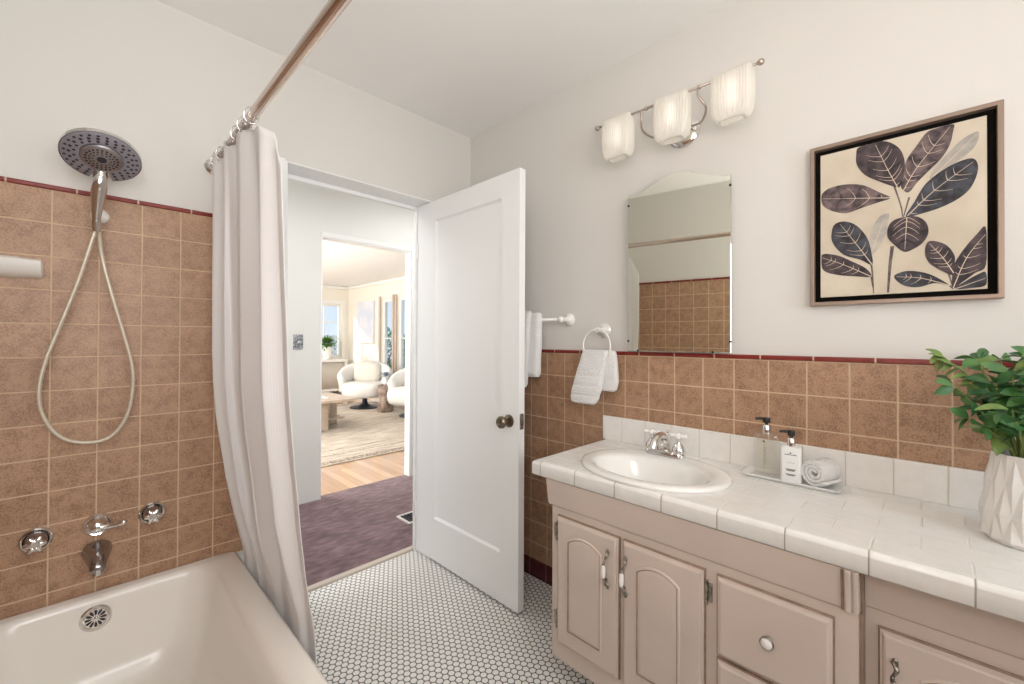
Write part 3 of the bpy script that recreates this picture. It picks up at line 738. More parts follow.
# faucet
FXc, FYc, FZ = 1.525, .708, .7945
fa = thing('sink_faucet', 'chrome sink faucet with white porcelain cross handles', 'faucet', (FXc, FYc, FZ))
b = BM(); loft(b, [rr(FXc-.027, FXc+.027, FYc-.076, FYc+.076, .024, FZ), rr(FXc-.027, FXc+.027, FYc-.076, FYc+.076, .024, FZ+.010), rr(FXc-.022, FXc+.022, FYc-.070, FYc+.070, .020, FZ+.018), rr(FXc-.016, FXc+.016, FYc-.060, FYc+.060, .015, FZ+.020)])
obj('base_plate', b, M['chrome'], fa, smooth=True, auto=35)
for s in (-1, 1):
    y = FYc + s*.051
    b = BM(); lathe(b, (FXc, y, FZ+.018), (0, 0, 1), [(0, .024), (.006, .025), (.016, .022), (.026, .015), (.034, .009), (.042, .008), (.046, .011), (.050, .011)], 24)
    v = obj('valve_body', b, M['chrome'], fa, smooth=True, auto=50)
    b = BM(); zc = FZ+.076
    for k in range(4):
        a = PI/4*0 + k*PI/2 + .35
        tube(b, [(FXc, y, zc), (FXc+.010*math.cos(a), y+.010*math.sin(a), zc), (FXc+.020*math.cos(a), y+.020*math.sin(a), zc+.001), (FXc+.027*math.cos(a), y+.027*math.sin(a), zc+.001), (FXc+.030*math.cos(a), y+.030*math.sin(a), zc+.001)], [.007, .0062, .0065, .0085, .005], 12)
    lathe(b, (FXc, y, zc-.009), (0, 0, 1), [(0, .009), (.009, .010), (.017, .009), (.020, .004)], 16)
    obj('cross_handle', b, M['porc'], v, smooth=True)['label'] = 'white porcelain cross handle'
b = BM(); tube(b, crom([(FXc+.004, FYc, FZ+.015), (FXc+.002, FYc, FZ+.045), (FXc-.018, FYc, FZ+.070), (FXc-.055, FYc, FZ+.074), (FXc-.088, FYc, FZ+.058), (FXc-.098, FYc, FZ+.038)], 5), [.018, .0175, .017, .0165, .016, .0155]+[.015]*5+[.014]*5+[.013]*5+[.012]*4+[.0125], 18)
obj('spout', b, M['chrome'], fa, smooth=True, auto=60)
b = BM(); tube(b, [(FXc+.020, FYc, FZ+.018), (FXc+.021, FYc, FZ+.078)], .0022, 8); ball(b, (FXc+.021, FYc, FZ+.081), .0055, 10, 8)
obj('lift_rod', b, M['chrome'], fa, smooth=True)

# tray, dispensers and rolled towel
TX0, TX1, TY0, TY1, TZ = 1.508, 1.600, .186, .446, CZ+.001
b = BM(); loft(b, [rr(TX0+.010, TX1-.010, TY0+.014, TY1-.014, .006, TZ), rr(TX0, TX1, TY0, TY1, .006, TZ+.009), rr(TX0+.002, TX1-.002, TY0+.002, TY1-.002, .006, TZ+.011), rr(TX0+.011, TX1-.011, TY0+.016, TY1-.016, .006, TZ+.004)], (True, True))
tag(obj('tray', b, M['tray'], origin=(1.56, .316, TZ), auto=30), 'rectangular pale glass tray on the countertop beside the sink', 'tray')
def pump(b_, x, y, z, s=1.0, mi=0, parent=None):
    b = BM(); lathe(b, (x, y, z), (0, 0, 1), [(0, .0125*s), (.004, .013*s), (.026, .0125*s), (.029, .010*s)], 20)
    obj('collar', b, M['chrome'], parent, smooth=True, auto=40)
    b = BM(); lathe(b, (x, y, z+.028), (0, 0, 1), [(0, .005), (.006, .005), (.007, .0105*s), (.020, .0115*s), (.023, .010*s)], 18)
    tube(b, [(x, y, z+.046), (x-.006, y+.018, z+.047), (x-.010, y+.030, z+.045)], [.0055, .0045, .0035], 8)
    obj('pump', b, M['black'], parent, smooth=True, auto=40)
def rot_box(b, cx, cy, z0, z1, w, d, r, ang, zs=None, mi=0):
    ls = []
    for z, k in zs or ((z0, 1), (z1, 1)):
        lp = rr(-d/2*k, d/2*k, -w/2*k, w/2*k, min(r, d/2*k*.95), z, 4)
        ls.append([V((cx+p.x*math.cos(ang)-p.y*math.sin(ang), cy+p.x*math.sin(ang)+p.y*math.cos(ang), p.z)) for p in lp])
    loft(b, ls, (True, True), mi=mi); return ls
B0 = TZ+.0048
t = thing('soap_dispenser', 'clear glass soap dispenser with black pump at the left end of the tray', 'soap dispenser', (1.553, .382, B0))
b = BM(); rot_box(b, 1.553, .382, 0, 0, .070, .042, .006, .10, [(B0, .96), (B0+.003, 1), (B0+.128, 1), (B0+.134, .93), (B0+.136, .5)])
obj('bottle', b, M['bottleg'], t, auto=35)
b = BM(); rot_box(b, 1.553, .382, 0, 0, .060, .033, .005, .10, [(B0+.008, 1), (B0+.112, 1)])
obj('liquid', b, M['liquid'], t, auto=35)['label'] = 'clear pale liquid'
b = BM()
def face_quad(b, cx, cy, ang, d, u0, u1, z0, z1, mi=0):   # strip standing proud of the front face
    def P(u, z, o): x, y = -(d/2)-o, u; return V((cx+x*math.cos(ang)-y*math.sin(ang), cy+x*math.sin(ang)+y*math.cos(ang), z))
    loft(b, [[P(u0, z0, -.0003), P(u1, z0, -.0003), P(u1, z1, -.0003), P(u0, z1, -.0003)], [P(u0, z0, .0004), P(u1, z0, .0004), P(u1, z1, .0004), P(u0, z1, .0004)]], mi=mi)
lathe(b, (1.553-.0215*math.cos(.1)+.0, .382-.0215*math.sin(.1)+.005, B0+.112), (-1, -.1, 0), [(0, .003), (.0008, .003)], 10)
obj('logo_mark', b, M['ink'], t); b = BM()
for k in range(7): face_quad(b, 1.553, .382, .10, .042, -.002 if k % 2 else -.004, .006, B0+.042+k*.008, B0+.045+k*.008)
obj('label_print', b, mat('grey_print', (.42, .40, .34), .6), t); b = BM()
face_quad(b, 1.553, .382, .10, .042, -.012, .014, B0+.010, B0+.012)
obj('label_print', b, mat('grey_print', (.42, .40, .34), .6), t)
pump(None, 1.553, .382, B0+.134, 1.0, parent=t)
t = thing('lotion_dispenser', 'white lotion bottle with black pump in the middle of the tray', 'lotion bottle', (1.548, .313, B0))
b = BM(); rot_box(b, 1.548, .313, 0, 0, .056, .034, .008, .10, [(B0, .95), (B0+.003, 1), (B0+.098, 1), (B0+.104, .94), (B0+.107, .6)])
obj('bottle', b, M['paperw'], t, auto=35)
b = BM(); a_ = .10
lathe(b, (1.548-.0172, .313-.0015, B0+.088), (-1, -.1, 0), [(0, .0024), (.0008, .0024)], 10)
obj('logo_mark', b, M['ink'], t); b = BM()
for grp in (((-.016, .016, .0815, .0022), (-.012, -.009, .0835, .002), (.004, .008, .0835, .002)), ((-.010, .010, .058, .0008),), ((-.013, .013, .036, .0035), (-.010, .010, .0325, .0038)), ((-.013, .013, .021, .0030), (-.009, .009, .0185, .003))):
    for u0, u1, z, h in grp: face_quad(b, 1.548, .313, a_, .034, u0, u1, B0+z, B0+z+h)
    obj('label_print', b, bpy.data.materials.get('dark_print') or mat('dark_print', (.22, .22, .22), .6), t); b = BM()
b.free()
pump(None, 1.548, .313, B0+.104, .92, parent=t)
# rolled towel: spiral end facing the viewer
b = BM(); rc = V((1.562, .238, B0+.0425)); ax_d = V((.93, -.36, 0)).normalized(); hl = .040
u_ = V((0, 0, 1)); w_ = ax_d.cross(u_).normalized()
sp = []
for k in range(140):
    a = k/139*2*PI*2.9; r = .006 + .0322*k/139; sp.append((a, r))
outer = [(a, r+.0046) for a, r in sp][::-1]; inner = [(a, max(.001, r-.0046)) for a, r in sp]
lp = inner+outer
def sec(off, shrink):
    o = []
    for i, (a, r) in enumerate(lp):
        ex = 0
        rr_ = r*(1 - shrink*.06)
        o.append(rc + ax_d*off*(1 + 0*ex) + (u_*math.sin(a) + w_*math.cos(a))*rr_)
    return o
vl = [[b.verts.new(p) for p in sec(o_, s_)] for o_, s_ in ((-hl, 1), (-hl+.006, 0), (0, 0), (hl-.006, 0), (hl, 1))]
N_ = len(lp); H_ = len(inner)
for a_l, b_l in zip(vl, vl[1:]):
    for i in range(N_):
        j = (i+1) % N_; b.faces.new((a_l[i], a_l[j], b_l[j], b_l[i]))
for e_ in (vl[0], vl[-1]):
    for i in range(H_-1): b.faces.new((e_[i], e_[i+1], e_[N_-2-i], e_[N_-1-i]))
tag(obj('rolled_towel', b, M['towel'], origin=tuple(rc), auto=50), 'small white towel rolled up at the right end of the tray', 'towel')

# potted plant at the right edge
PC = V((1.452, -.148)); 
pl = thing('potted_plant', 'leafy green plant in a white faceted ceramic pot on the countertop', 'plant', (PC.x, PC.y, CZ))
b = BM(); n = 28; rows = []
hs_ = [0, .010, .065, .130, .186, .192]
rad = [.064, .071, .0725, .064, .0555, .0545]
for j, (h, r) in enumerate(zip(hs_, rad)):
    lp = []
    for i in range(n):
        amp = 0 if j in (0, 5) else (.02 if j == 4 else .05)
        k = 1 + amp*(1 if (i + (j//1)) % 2 else -1)
        lp.append(V((PC.x + r*k*math.cos(2*PI*i/n), PC.y + r*k*math.sin(2*PI*i/n), CZ+.001+h)))
    rows.append(lp)
rows.append([V((PC.x+.050*math.cos(2*PI*i/n), PC.y+.050*math.sin(2*PI*i/n), CZ+.193)) for i in range(n)])
rows.append([V((PC.x+.048*math.cos(2*PI*i/n), PC.y+.048*math.sin(2*PI*i/n), CZ+.172)) for i in range(n)])
vl = [[b.verts.new(p) for p in l] for l in rows]
b.faces.new(vl[0][::-1]); b.faces.new(vl[-1])
for j, (a_l, b_l) in enumerate(zip(vl, vl[1:])):
    for i in range(n):
        k = (i+1) % n
        if (i+j) % 2: b.faces.new((a_l[i], a_l[k], b_l[i])); b.faces.new((a_l[k], b_l[k], b_l[i]))
        else: b.faces.new((a_l[i], a_l[k], b_l[k])); b.faces.new((a_l[i], b_l[k], b_l[i]))
obj('pot', b, M['pot'], pl)
b = BM(); lathe(b, (PC.x, PC.y, CZ+.165), (0, 0, 1), [(0, .046), (.012, .046), (.016, .03), (.017, .001)], 20); obj('soil', b, M['soil'], pl, smooth=True)
def leaf_mesh(bm, p, d, up, L, W, mi=0, curl=.25):
    d = V(d).normalized(); s = d.cross(V(up)); s = s.normalized() if s.length > 1e-4 else V((1, 0, 0)); nrm = s.cross(d).normalized()
    rowsl = []
    for k in range(7):
        t = k/6; w = W*.5*(math.sin(PI*min(1, t*.92+.04))**.8)*(1-.25*t); c = V(p) + d*L*t - nrm*L*curl*t*t
        if k == 6: w = .0006
        rowsl.append([c - s*w + nrm*w*.35, c, c + s*w + nrm*w*.35])
    vv = [[bm.verts.new(q) for q in r] for r in rowsl]
    for a_l, b_l in zip(vv, vv[1:]):
        for i in (0, 1): f = bm.faces.new((a_l[i], a_l[i+1], b_l[i+1], b_l[i])); f.material_index = mi; f.smooth = True
R = random.Random(11)
bs, bl = BM(), BM(); top0 = CZ+.18
for k in range(30):
    a = 2*PI*k/30*7 + R.uniform(-.2, .2); lean = R.uniform(.01, .115); hgt = R.uniform(.09, .225)
    if k % 4 == 0: lean *= .5; hgt = R.uniform(.18, .245)
    base = V((PC.x+.022*math.cos(a), PC.y+.022*math.sin(a), top0-.003)); pts = []
    for j in range(9):
        t = j/8; pts.append(base + V((math.cos(a)*lean*t**1.4, math.sin(a)*lean*t**1.4, hgt*t)) + V((R.uniform(-.002, .002), R.uniform(-.002, .002), 0)))
    tube(bs, pts, [.0030-.0018*j/8 for j in range(9)], 6)
    for j in range(4 if hgt > .12 else 5, 9):
        for q in range(2 if j < 8 else 4):
            aa = a + R.uniform(-2.2, 2.2) + (PI if R.random() < .25 else 0); el = R.uniform(-.7, .9)
            d = V((math.cos(aa)*math.cos(el), math.sin(aa)*math.cos(el), math.sin(el)))
            leaf_mesh(bl, pts[j]+d*.006, d, (R.uniform(-1, .4), R.uniform(-.8, .8), R.uniform(.2, 1)), R.uniform(.034, .056), R.uniform(.022, .032), 1 if R.random() < .12 else 0, R.uniform(.05, .35))
# the long pale sprig reaching left over the tiles
pts = crom([(PC.x-.02, PC.y+.03, top0+.10), (PC.x-.02, PC.y+.07, top0+.16), (PC.x-.01, PC.y+.115, top0+.205), (PC.x, PC.y+.135, top0+.228)], 4)
tube(bs, pts, [.0018]*len(pts), 6)
for j in range(3, len(pts)):
    for s in (-1, 1):
        leaf_mesh(bl, pts[j], (R.uniform(-.7, .3), .55+R.uniform(-.2, .3), s*R.uniform(.1, .7)), (-.6, 0, 1), R.uniform(.026, .036), R.uniform(.012, .017), 1, .2)
obj('stems', bs, M['stem'], pl, smooth=True)
obj('foliage', bl, [M['leaf'], M['leafy']], pl)['kind'] = 'stuff'

# ------------------------------------------------------------------ wall mirror, turned slightly away from the wall
MY0, MY1 = .5115, .8995
def mx(y): return 1.628 - .093*(y-.518)
def mtop(y):
    d = abs(y-.7055); return 1.813 + (.055*math.cos(PI/2*min(1, d/.194))**2)
prof = [(MY0, 1.1745), (MY1, 1.1745)] + [(lerp(MY1, MY0, k/36), mtop(lerp(MY1, MY0, k/36))) for k in range(37)]
mo = thing('wall_mirror', 'frameless mirror with curved top hanging above the sink', 'mirror', (XR-.01, .7225, 1.173))
b = BM(); loft(b, [[V((mx(y), y, z)) for y, z in prof], [V((mx(y)-.004, y, z)) for y, z in prof]], (True, False))
loft(b, [[V((mx(y)-.004, y, z)) for y, z in prof], [V((mx(y)-.0052, y + (.0015 if y < .72 else -.0015)*0, z)) for y, z in offset(prof, .0015)]], (False, False))
q = offset(prof, .0015); vs = [b.verts.new(V((mx(y)-.0052, y, z))) for y, z in q]; b.faces.new(vs)
obj('glass', b, M['mirror'], mo)
b = BM(); prof2 = offset(prof, .006)
loft(b, [[V((XR-.0165, y, z+.0)) for y, z in prof2], [V((mx(y)+.0006, y, z)) for y, z in prof2]])
obj('backing', b, M['mside'], mo)
for y, z in ((MY0+.002, 1.775), (MY0+.002, 1.215), (MY1-.003, 1.775), (MY1-.003, 1.215), (MY0+.06, 1.176), (MY1-.045, 1.176)):
    b = BM(); ball(b, (mx(y)-.006, y, z), .0045, 10, 6); obj('clip', b, M['dark'], mo, smooth=True)

# ------------------------------------------------------------------ vanity light
BX, BZ = 1.500, 2.101
vl_ = thing('vanity_light', 'three-shade nickel bath light above the mirror, switched on', 'wall light', (XR, .68, 2.03))
b = BM(); lathe(b, (XR-.0005, .69, 2.035), (-1, 0, 0), [(0, .062), (.008, .062), (.018, .050), (.022, .030), (.023, .001)], 36)
obj('backplate', b, M['chrome'], vl_, smooth=True, auto=40)
b = BM(); tube(b, [(BX, .392, BZ), (BX, .985, BZ)], .0045, 12)
for y in (.385, .992): ball(b, (BX, y, BZ), .0105, 12, 8)
for y in (.775, .575): ball(b, (BX, y, BZ), .008, 12, 8)
obj('bar', b, M['nickel'], vl_, smooth=True)
for s, ye in ((1, .795), (-1, .580)):
    b = BM(); y0 = .69
    tube(b, crom([(BX, ye, BZ), (BX+.002, ye+.000, BZ-.03), (BX+.03, ye+s*.012-.004, BZ-.065), (BX+.08, ye-s*.02, BZ-.085), (XR-.03, y0+s*.03, 2.035), (XR-.015, y0+s*.02, 2.035)], 5), .0042, 10)
    obj('arm', b, M['nickel'], vl_, smooth=True)
for yc in (.897, .675, .470):
    b = BM(); n = 144
    def ring(w, d, z, fl):      # fluted rounded rectangle, evenly stepped so every rib has the same width
        r = min(w, d)*.55; A, B_ = w-r, d-r; segs = [2*B_, r*PI/2, 2*A, r*PI/2, 2*B_, r*PI/2, 2*A, r*PI/2]; tot = sum(segs); o = []
        for i in range(n):
            t = tot*i/n; q_ = 0
            while q_ < 7 and t > segs[q_]: t -= segs[q_]; q_ += 1
            if q_ == 0: x, y, nx_, ny_ = -B_+t, -w, 0, -1
            elif q_ == 2: x, y, nx_, ny_ = d, -A+t, 1, 0
            elif q_ == 4: x, y, nx_, ny_ = B_-t, w, 0, 1
            elif q_ == 6: x, y, nx_, ny_ = -d, A-t, -1, 0
            else:
                c_, s0 = {1: ((B_, -A), -PI/2), 3: ((B_, A), 0), 5: ((-B_, A), PI/2), 7: ((-B_, -A), PI)}[q_]; a = s0+t/r
                nx_, ny_ = math.cos(a), math.sin(a); x, y = c_[0]+r*nx_, c_[1]+r*ny_
            k = fl*.016*(.5+.5*math.cos(i*2*PI/4)); o.append(V((BX+.004+x+nx_*k, yc+y+ny_*k, z)))
        return o
    prf = [(.034, .020, BZ-.155, .06), (.046, .024, BZ-.151, .12), (.055, .027, BZ-.140, .2), (.060, .029, BZ-.120, .2), (.062, .030, BZ-.08, .2), (.062, .030, BZ-.03, .2), (.061, .027, BZ-.004, .2), (.059, .019, BZ+.008, .12), (.054, .009, BZ+.013, .04), (.050, .004, BZ+.014, 0)]
    prf += [(.050, .008, BZ+.008, .02), (.055, .017, BZ+.003, .06), (.057, .024, BZ-.008, .12), (.058, .027, BZ-.03, .12), (.058, .027, BZ-.08, .12), (.056, .026, BZ-.120, .12), (.052, .024, BZ-.136, .12), (.044, .021, BZ-.148, .08)]
    L2 = [ring(*q_) for q_ in prf]; L2.append(L2[0])
    loft(b, L2, (False, False)); bmesh.ops.remove_doubles(b, verts=b.verts, dist=1e-5)
    sh = obj('lamp_shade', b, M['shade'], vl_, smooth=True); sh['label'] = 'glowing ribbed glass shade'
    b = BM(); ball(b, (BX+.004, yc, BZ-.085), .019, 14, 10, (1, 1, 1.25)); lathe(b, (BX+.004, yc, BZ-.058), (0, 0, 1), [(0, .012), (.04, .012)], 12)
    obj('bulb', b, M['bulb'], sh, smooth=True)

# ------------------------------------------------------------------ framed botanical painting
def ring_frame(b, y0, y1, z0, z1, w, xa, xb, mi=0):
    o = [(y0, z0), (y1, z0), (y1, z1), (y0, z1)]; i_ = [(y0+w, z0+w), (y1-w, z0+w), (y1-w, z1-w), (y0+w, z1-w)]
    P = lambda pts, x: [V((x, y, z)) for y, z in pts]
    loft(b, [P(o, xa), P(o, xb), P(i_, xb), P(i_, xa), P(o, xa)], (False, False), mi=mi)
    bmesh.ops.remove_doubles(b, verts=b.verts, dist=1e-6)
FY0, FY1, FZ0, FZ1 = -.128, .277, 1.329, 1.829
fr = thing('framed_painting', 'framed painting of dark violet leaves on cream canvas', 'picture', (XR, .075, 1.33))
b = BM(); ring_frame(b, FY0, FY1, FZ0, FZ1, .0115, XR-.0005, XR-.030); obj('frame', b, M['framem'], fr, bevel=.0015)
b = BM(); ring_frame(b, FY0+.0115, FY1-.0115, FZ0+.0115, FZ1-.0115, .016, XR-.001, XR-.008); box(b, XR-.004, XR-.001, FY0+.012, FY1-.012, FZ0+.012, FZ1-.012); obj('liner', b, M['liner'], fr)
LF = {'A': [(0.0747, 1.6598), (0.1075, 1.6828), (0.1415, 1.7116), (0.161, 1.7474), (0.1626, 1.7783), (0.1547, 1.8005), (0.1036, 1.8010), (0.0709, 1.7747), (0.0568, 1.7367), (0.0569, 1.6985), (0.064, 1.662)], 'B': [(0.064, 1.662), (0.0604, 1.6994), (0.0498, 1.7347), (0.0326, 1.7626), (0.0123, 1.7935), (-0.0075, 1.8000), (-0.0393, 1.800), (-0.0393, 1.7805), (-0.0329, 1.7464), (-0.017, 1.7148), (0.0059, 1.6891), (0.0294, 1.6626), (0.0466, 1.6385), (0.0584, 1.6462)], 'C': [(0.0059, 1.6659), (-0.004, 1.691), (-0.0297, 1.7247), (-0.0547, 1.7529), (-0.0789, 1.7652), (-0.086, 1.7602), (-0.0818, 1.7352), (-0.0668, 1.7134), (-0.0359, 1.6911), (-0.0104, 1.6754)], 'D': [(0.0536, 1.5706), (0.0363, 1.6077), (0.0159, 1.6498), (-0.0104, 1.6754), (-0.0422, 1.6938), (-0.0727, 1.6983), (-0.0834, 1.6801), (-0.0816, 1.6516), (-0.0695, 1.6194), (-0.0482, 1.5978), (-0.0167, 1.5821), (0.0194, 1.5731)], 'E': [(0.2480, 1.677), (0.2265, 1.6945), (0.1851, 1.6956), (0.1455, 1.6825), (0.1112, 1.6541), (0.0855, 1.6314), (0.1113, 1.6245), (0.1455, 1.6171), (0.1852, 1.6082), (0.2182, 1.6202), (0.2437, 1.6436)], 'F': [(0.0516, 1.5701), (0.0296, 1.5657), (0.0128, 1.5466), (0.0082, 1.5178), (0.0196, 1.4918), (0.04, 1.4761), (0.0573, 1.4719), (0.075, 1.4908), (0.0916, 1.5177), (0.0915, 1.5469), (0.0784, 1.5658)], 'G': [(0.1266, 1.444), (0.1535, 1.4623), (0.1935, 1.4829), (0.2199, 1.5232), (0.2224, 1.555), (0.214, 1.5797), (0.1893, 1.5833), (0.1613, 1.5647), (0.138, 1.5253), (0.1288, 1.484)], 'M': [(0.0893, 1.5855), (0.1076, 1.5843), (0.1265, 1.5533), (0.1341, 1.5147), (0.1289, 1.4741), (0.1115, 1.4914), (0.0967, 1.5283), (0.0915, 1.5615)], 'H': [(0.2480, 1.4887), (0.21, 1.4831), (0.1773, 1.4623), (0.1419, 1.4358), (0.1289, 1.4094), (0.1615, 1.4127), (0.21, 1.4228), (0.2439, 1.4422)], 'I': [(0.0787, 1.4044), (0.0574, 1.4166), (0.0299, 1.4135), (-0.0001, 1.3992), (-0.0321, 1.3688), (-0.0033, 1.3777), (0.03, 1.3694), (0.061, 1.3787)], 'J': [(-0.0384, 1.3971), (-0.0195, 1.4082), (0.0064, 1.4341), (0.015, 1.4631), (0.0109, 1.4904), (-0.0035, 1.4928), (-0.026, 1.4783), (-0.0404, 1.4509), (-0.0416, 1.4282)], 'K': [(-0.0383, 1.3611), (-0.0365, 1.3928), (-0.0416, 1.4282), (-0.0601, 1.466), (-0.0812, 1.4979), (-0.0970, 1.5122), (-0.0970, 1.4168), (-0.0779, 1.3974), (-0.0568, 1.3774)], 'L': [(-0.0414, 1.3590), (-0.0599, 1.3771), (-0.0838, 1.3941), (-0.0965, 1.3977), (-0.0965, 1.3648), (-0.0719, 1.3590)]}
ST = {'s1': [(0.0797, 1.6708), (0.0641, 1.6043), (0.0606, 1.572)], 's2': [(0.0466, 1.6243), (0.0585, 1.5715)], 's3': [(0.0822, 1.4919), (0.0873, 1.4392), (0.0903, 1.3861), (0.0918, 1.3590)], 's4': [(0.1281, 1.4442), (0.1252, 1.4041), (0.1237, 1.3590)], 's5': [(-0.0321, 1.3688), (-0.0383, 1.3593)], 's6': [(-0.029, 1.4071), (-0.0383, 1.3611)], 's7': [(0.1289, 1.4094), (0.1245, 1.3743)]}
MB = {'A': [(0.0711, 1.6589), (0.0912, 1.7128), (0.1185, 1.7950)], 'B': [(0.0584, 1.6462), (0.0293, 1.705), (-0.033, 1.7943)], 'C': [(-0.0006, 1.6688), (-0.0818, 1.7589)], 'D': [(0.0502, 1.5727), (-0.0038, 1.631), (-0.0757, 1.6885)], 'E': [(0.0855, 1.6314), (0.2437, 1.6648)], 'F': [(0.0516, 1.5682), (0.0559, 1.4784)], 'G': [(0.1266, 1.444), (0.1653, 1.5146), (0.2016, 1.5773)], 'M': [(0.1266, 1.4837), (0.1003, 1.573)], 'H': [(0.1289, 1.4094), (0.1935, 1.452), (0.2461, 1.4798)], 'I': [(-0.0321, 1.3688), (0.0232, 1.3941), (0.0751, 1.4031)], 'J': [(-0.0396, 1.4015), (-0.0196, 1.4446), (0.0063, 1.4869)], 'K': [(-0.0383, 1.3611), (-0.0631, 1.4389), (-0.0960, 1.4949)], 'L': [(-0.0426, 1.3592), (-0.0960, 1.3822)]}
CXF = XR-.020
def clampc(p): return (min(.2485, max(-.0985, p[0])), min(1.8010, max(1.3565, p[1])))
b = BM(); box(b, CXF, XR-.006, FY0+.0285, FY1-.0265, FZ0+.0265, FZ1-.0275)
def stripe(pts, w0, w1, x, mi):
    pts = [V((p[0], p[1])) for p in pts]; prev = None
    for i, p in enumerate(pts):
        d = (pts[min(i+1, len(pts)-1)] - pts[max(i-1, 0)]).normalized(); nn = V((-d.y, d.x)); w = lerp(w0, w1, i/(len(pts)-1))
        c0, c1 = clampc(p+nn*w), clampc(p-nn*w)
        cur_ = (b.verts.new((x, *c0)), b.verts.new((x, *c1)))
        if prev: f = b.faces.new((prev[0], prev[1], cur_[1], cur_[0])); f.material_index = mi
        prev = cur_
idx = dict(A=1, B=2, C=3, D=4, E=2, F=1, G=4, M=3, H=1, I=4, J=1, K=1, L=4)
lay = dict(C=1, M=1, B=2, A=3, D=3, E=2, F=4, G=3, H=2, I=2, J=3, K=2, L=1)
for k_, st in ST.items():
    pts = crom([(p[0], p[1], 0) for p in st], 5); w = .0042 if k_ in ('s3',) else .0022
    stripe([(p.x, p.y) for p in pts], w, w*.5, CXF-.0003, 6)
for k_, pts in LF.items():
    x = CXF - .0004 - .0002*lay[k_]
    sm = [clampc((p.x, p.y)) for p in crom([(q_[0], q_[1], 0) for q_ in pts], 5, True)]
    f = b.faces.new([b.verts.new((x, y, z)) for y, z in sm]); f.material_index = idx[k_]
    mb = crom([(q_[0], q_[1], 0) for q_ in MB[k_]], 6); mb = [V((p.x, p.y)) for p in mb]
    xv = x-.00015; stripe(mb, .0012, .0004, xv, 5)
    # side veins, kept inside the outline by a ray test
    def inside(p):
        c = False
        for (ya, za), (yb, zb) in zip(sm, sm[1:]+sm[:1]):
            if (za > p.y) != (zb > p.y) and p.x < (yb-ya)*(p.y-za)/(zb-za)+ya: c = not c
        return c
    if k_ not in ('C', 'M', 'L'):
        nv = 6
        for i in range(1, nv+1):
            q_ = mb[int(i/(nv+1.3)*(len(mb)-1))]; d = (mb[-1]-mb[0]).normalized()
            for s in (1, -1):
                nn = V((-d.y, d.x))*s; pts2 = [q_]; p = q_.copy()
                for st_ in range(7):
                    p = p + (nn*.8 + d*(.35+.12*st_)).normalized()*.0052
                    if not inside(p + (nn*.9+d*.5)*.006): break
                    pts2.append(p.copy())
                if len(pts2) > 2: stripe(pts2, .0008, .00025, xv, 5)
bmesh.ops.triangulate(b, faces=[f for f in b.faces if len(f.verts) > 4])
obj('canvas', b, [M['canvas'], M['leafd'], M['leafm'], M['leafp'], M['leafb'], M['vein'], M['stemp']], fr)

# ------------------------------------------------------------------ towel ring, towel bar and towels
def rosette(b, y, z): lathe(b, (XR-.0005, y, z), (-1, 0, 0), [(0, .030), (.006, .031), (.009, .026), (.013, .026), (.017, .020), (.022, .018), (.032, .013), (.050, .011), (.060, .013), (.070, .012)], 28)
RY, RZ_ = 1.045, 1.262
t = thing('towel_ring', 'white towel ring mounted on the wall beside the mirror', 'towel ring', (XR, RY, RZ_))
b = BM(); rosette(b, RY, RZ_); obj('wall_mount', b, M['porc'], t, smooth=True, auto=40)
b = BM(); RR_ = .070; rcx = XR-.072
tube(b, [(rcx, RY+RR_*math.sin(2*PI*i/40), RZ_+.002-RR_+RR_*math.cos(2*PI*i/40)) for i in range(41)], .0042, 10)
obj('ring', b, M['porc'], t, smooth=True)
def towel(name, layers, label, group=None, org=None):
    b = BM()
    for prof_ in layers:
        loops = []
        for (z, y0, y1, x, th) in prof_:
            lp = rr(x-th/2, x+th/2, y0, y1, min(th/2*.98, (y1-y0)/2*.98), z, 5)
            lp = [p + V((.0035*noise.noise(V((p.y*40, z*14, 1.7))), .002*noise.noise(V((z*30, 3, p.x*20))), 0)) for p in lp]
            loops.append(lp)
        loft(b, loops)
    o = obj(name, b, M['towel'], origin=org, smooth=True, auto=70)
    return tag(o, label, 'towel', group)
def densify(prof_, n=6):
    out = []
    for a, c in zip(prof_, prof_[1:]):
        for k in range(n): out.append(tuple(lerp(p, q_, k/n) for p, q_ in zip(a, c)))
    out.append(prof_[-1]); return out
zr = RZ_+.002-2*RR_+.0
def band(prof_, zs):
    return [(z, y0, y1, x, th-.008 if any(abs(z-q_) < .0042 for q_ in zs) else th) for z, y0, y1, x, th in densify(prof_, 10)]
towel('hand_towel', [
    band([(1.176, .992, 1.098, rcx-.006, .016), (1.170, .982, 1.108, rcx-.010, .028), (1.13, .985, 1.118, rcx-.013, .032), (1.07, .995, 1.138, rcx-.017, .034), (1.01, 1.005, 1.155, rcx-.021, .036), (.965, 1.018, 1.162, rcx-.024, .036), (.945, 1.03, 1.155, rcx-.026, .030), (.938, 1.04, 1.14, rcx-.026, .014)], (1.065, 1.02, .975)),
    densify([(1.174, .965, 1.05, rcx+.018, .012), (1.165, .958, 1.06, rcx+.016, .026), (1.10, .948, 1.07, rcx+.016, .028), (1.04, .945, 1.07, rcx+.015, .030), (1.005, .955, 1.065, rcx+.014, .026), (.998, .965, 1.06, rcx+.014, .012)])],
    'folded white hand towel hanging from the towel ring', org=(rcx, 1.04, 1.17))
BY0, BY1, BZ_ = 1.243, 1.86, 1.315; bcx = XR-.072
t = thing('towel_bar', 'white towel bar on the wall behind the open door', 'towel bar', (XR, BY0, BZ_))
for y in (BY0, BY1):
    b = BM(); rosette(b, y, BZ_); ball(b, (bcx, y, BZ_), .0155, 14, 10); obj('post', b, M['porc'], t, smooth=True, auto=40)
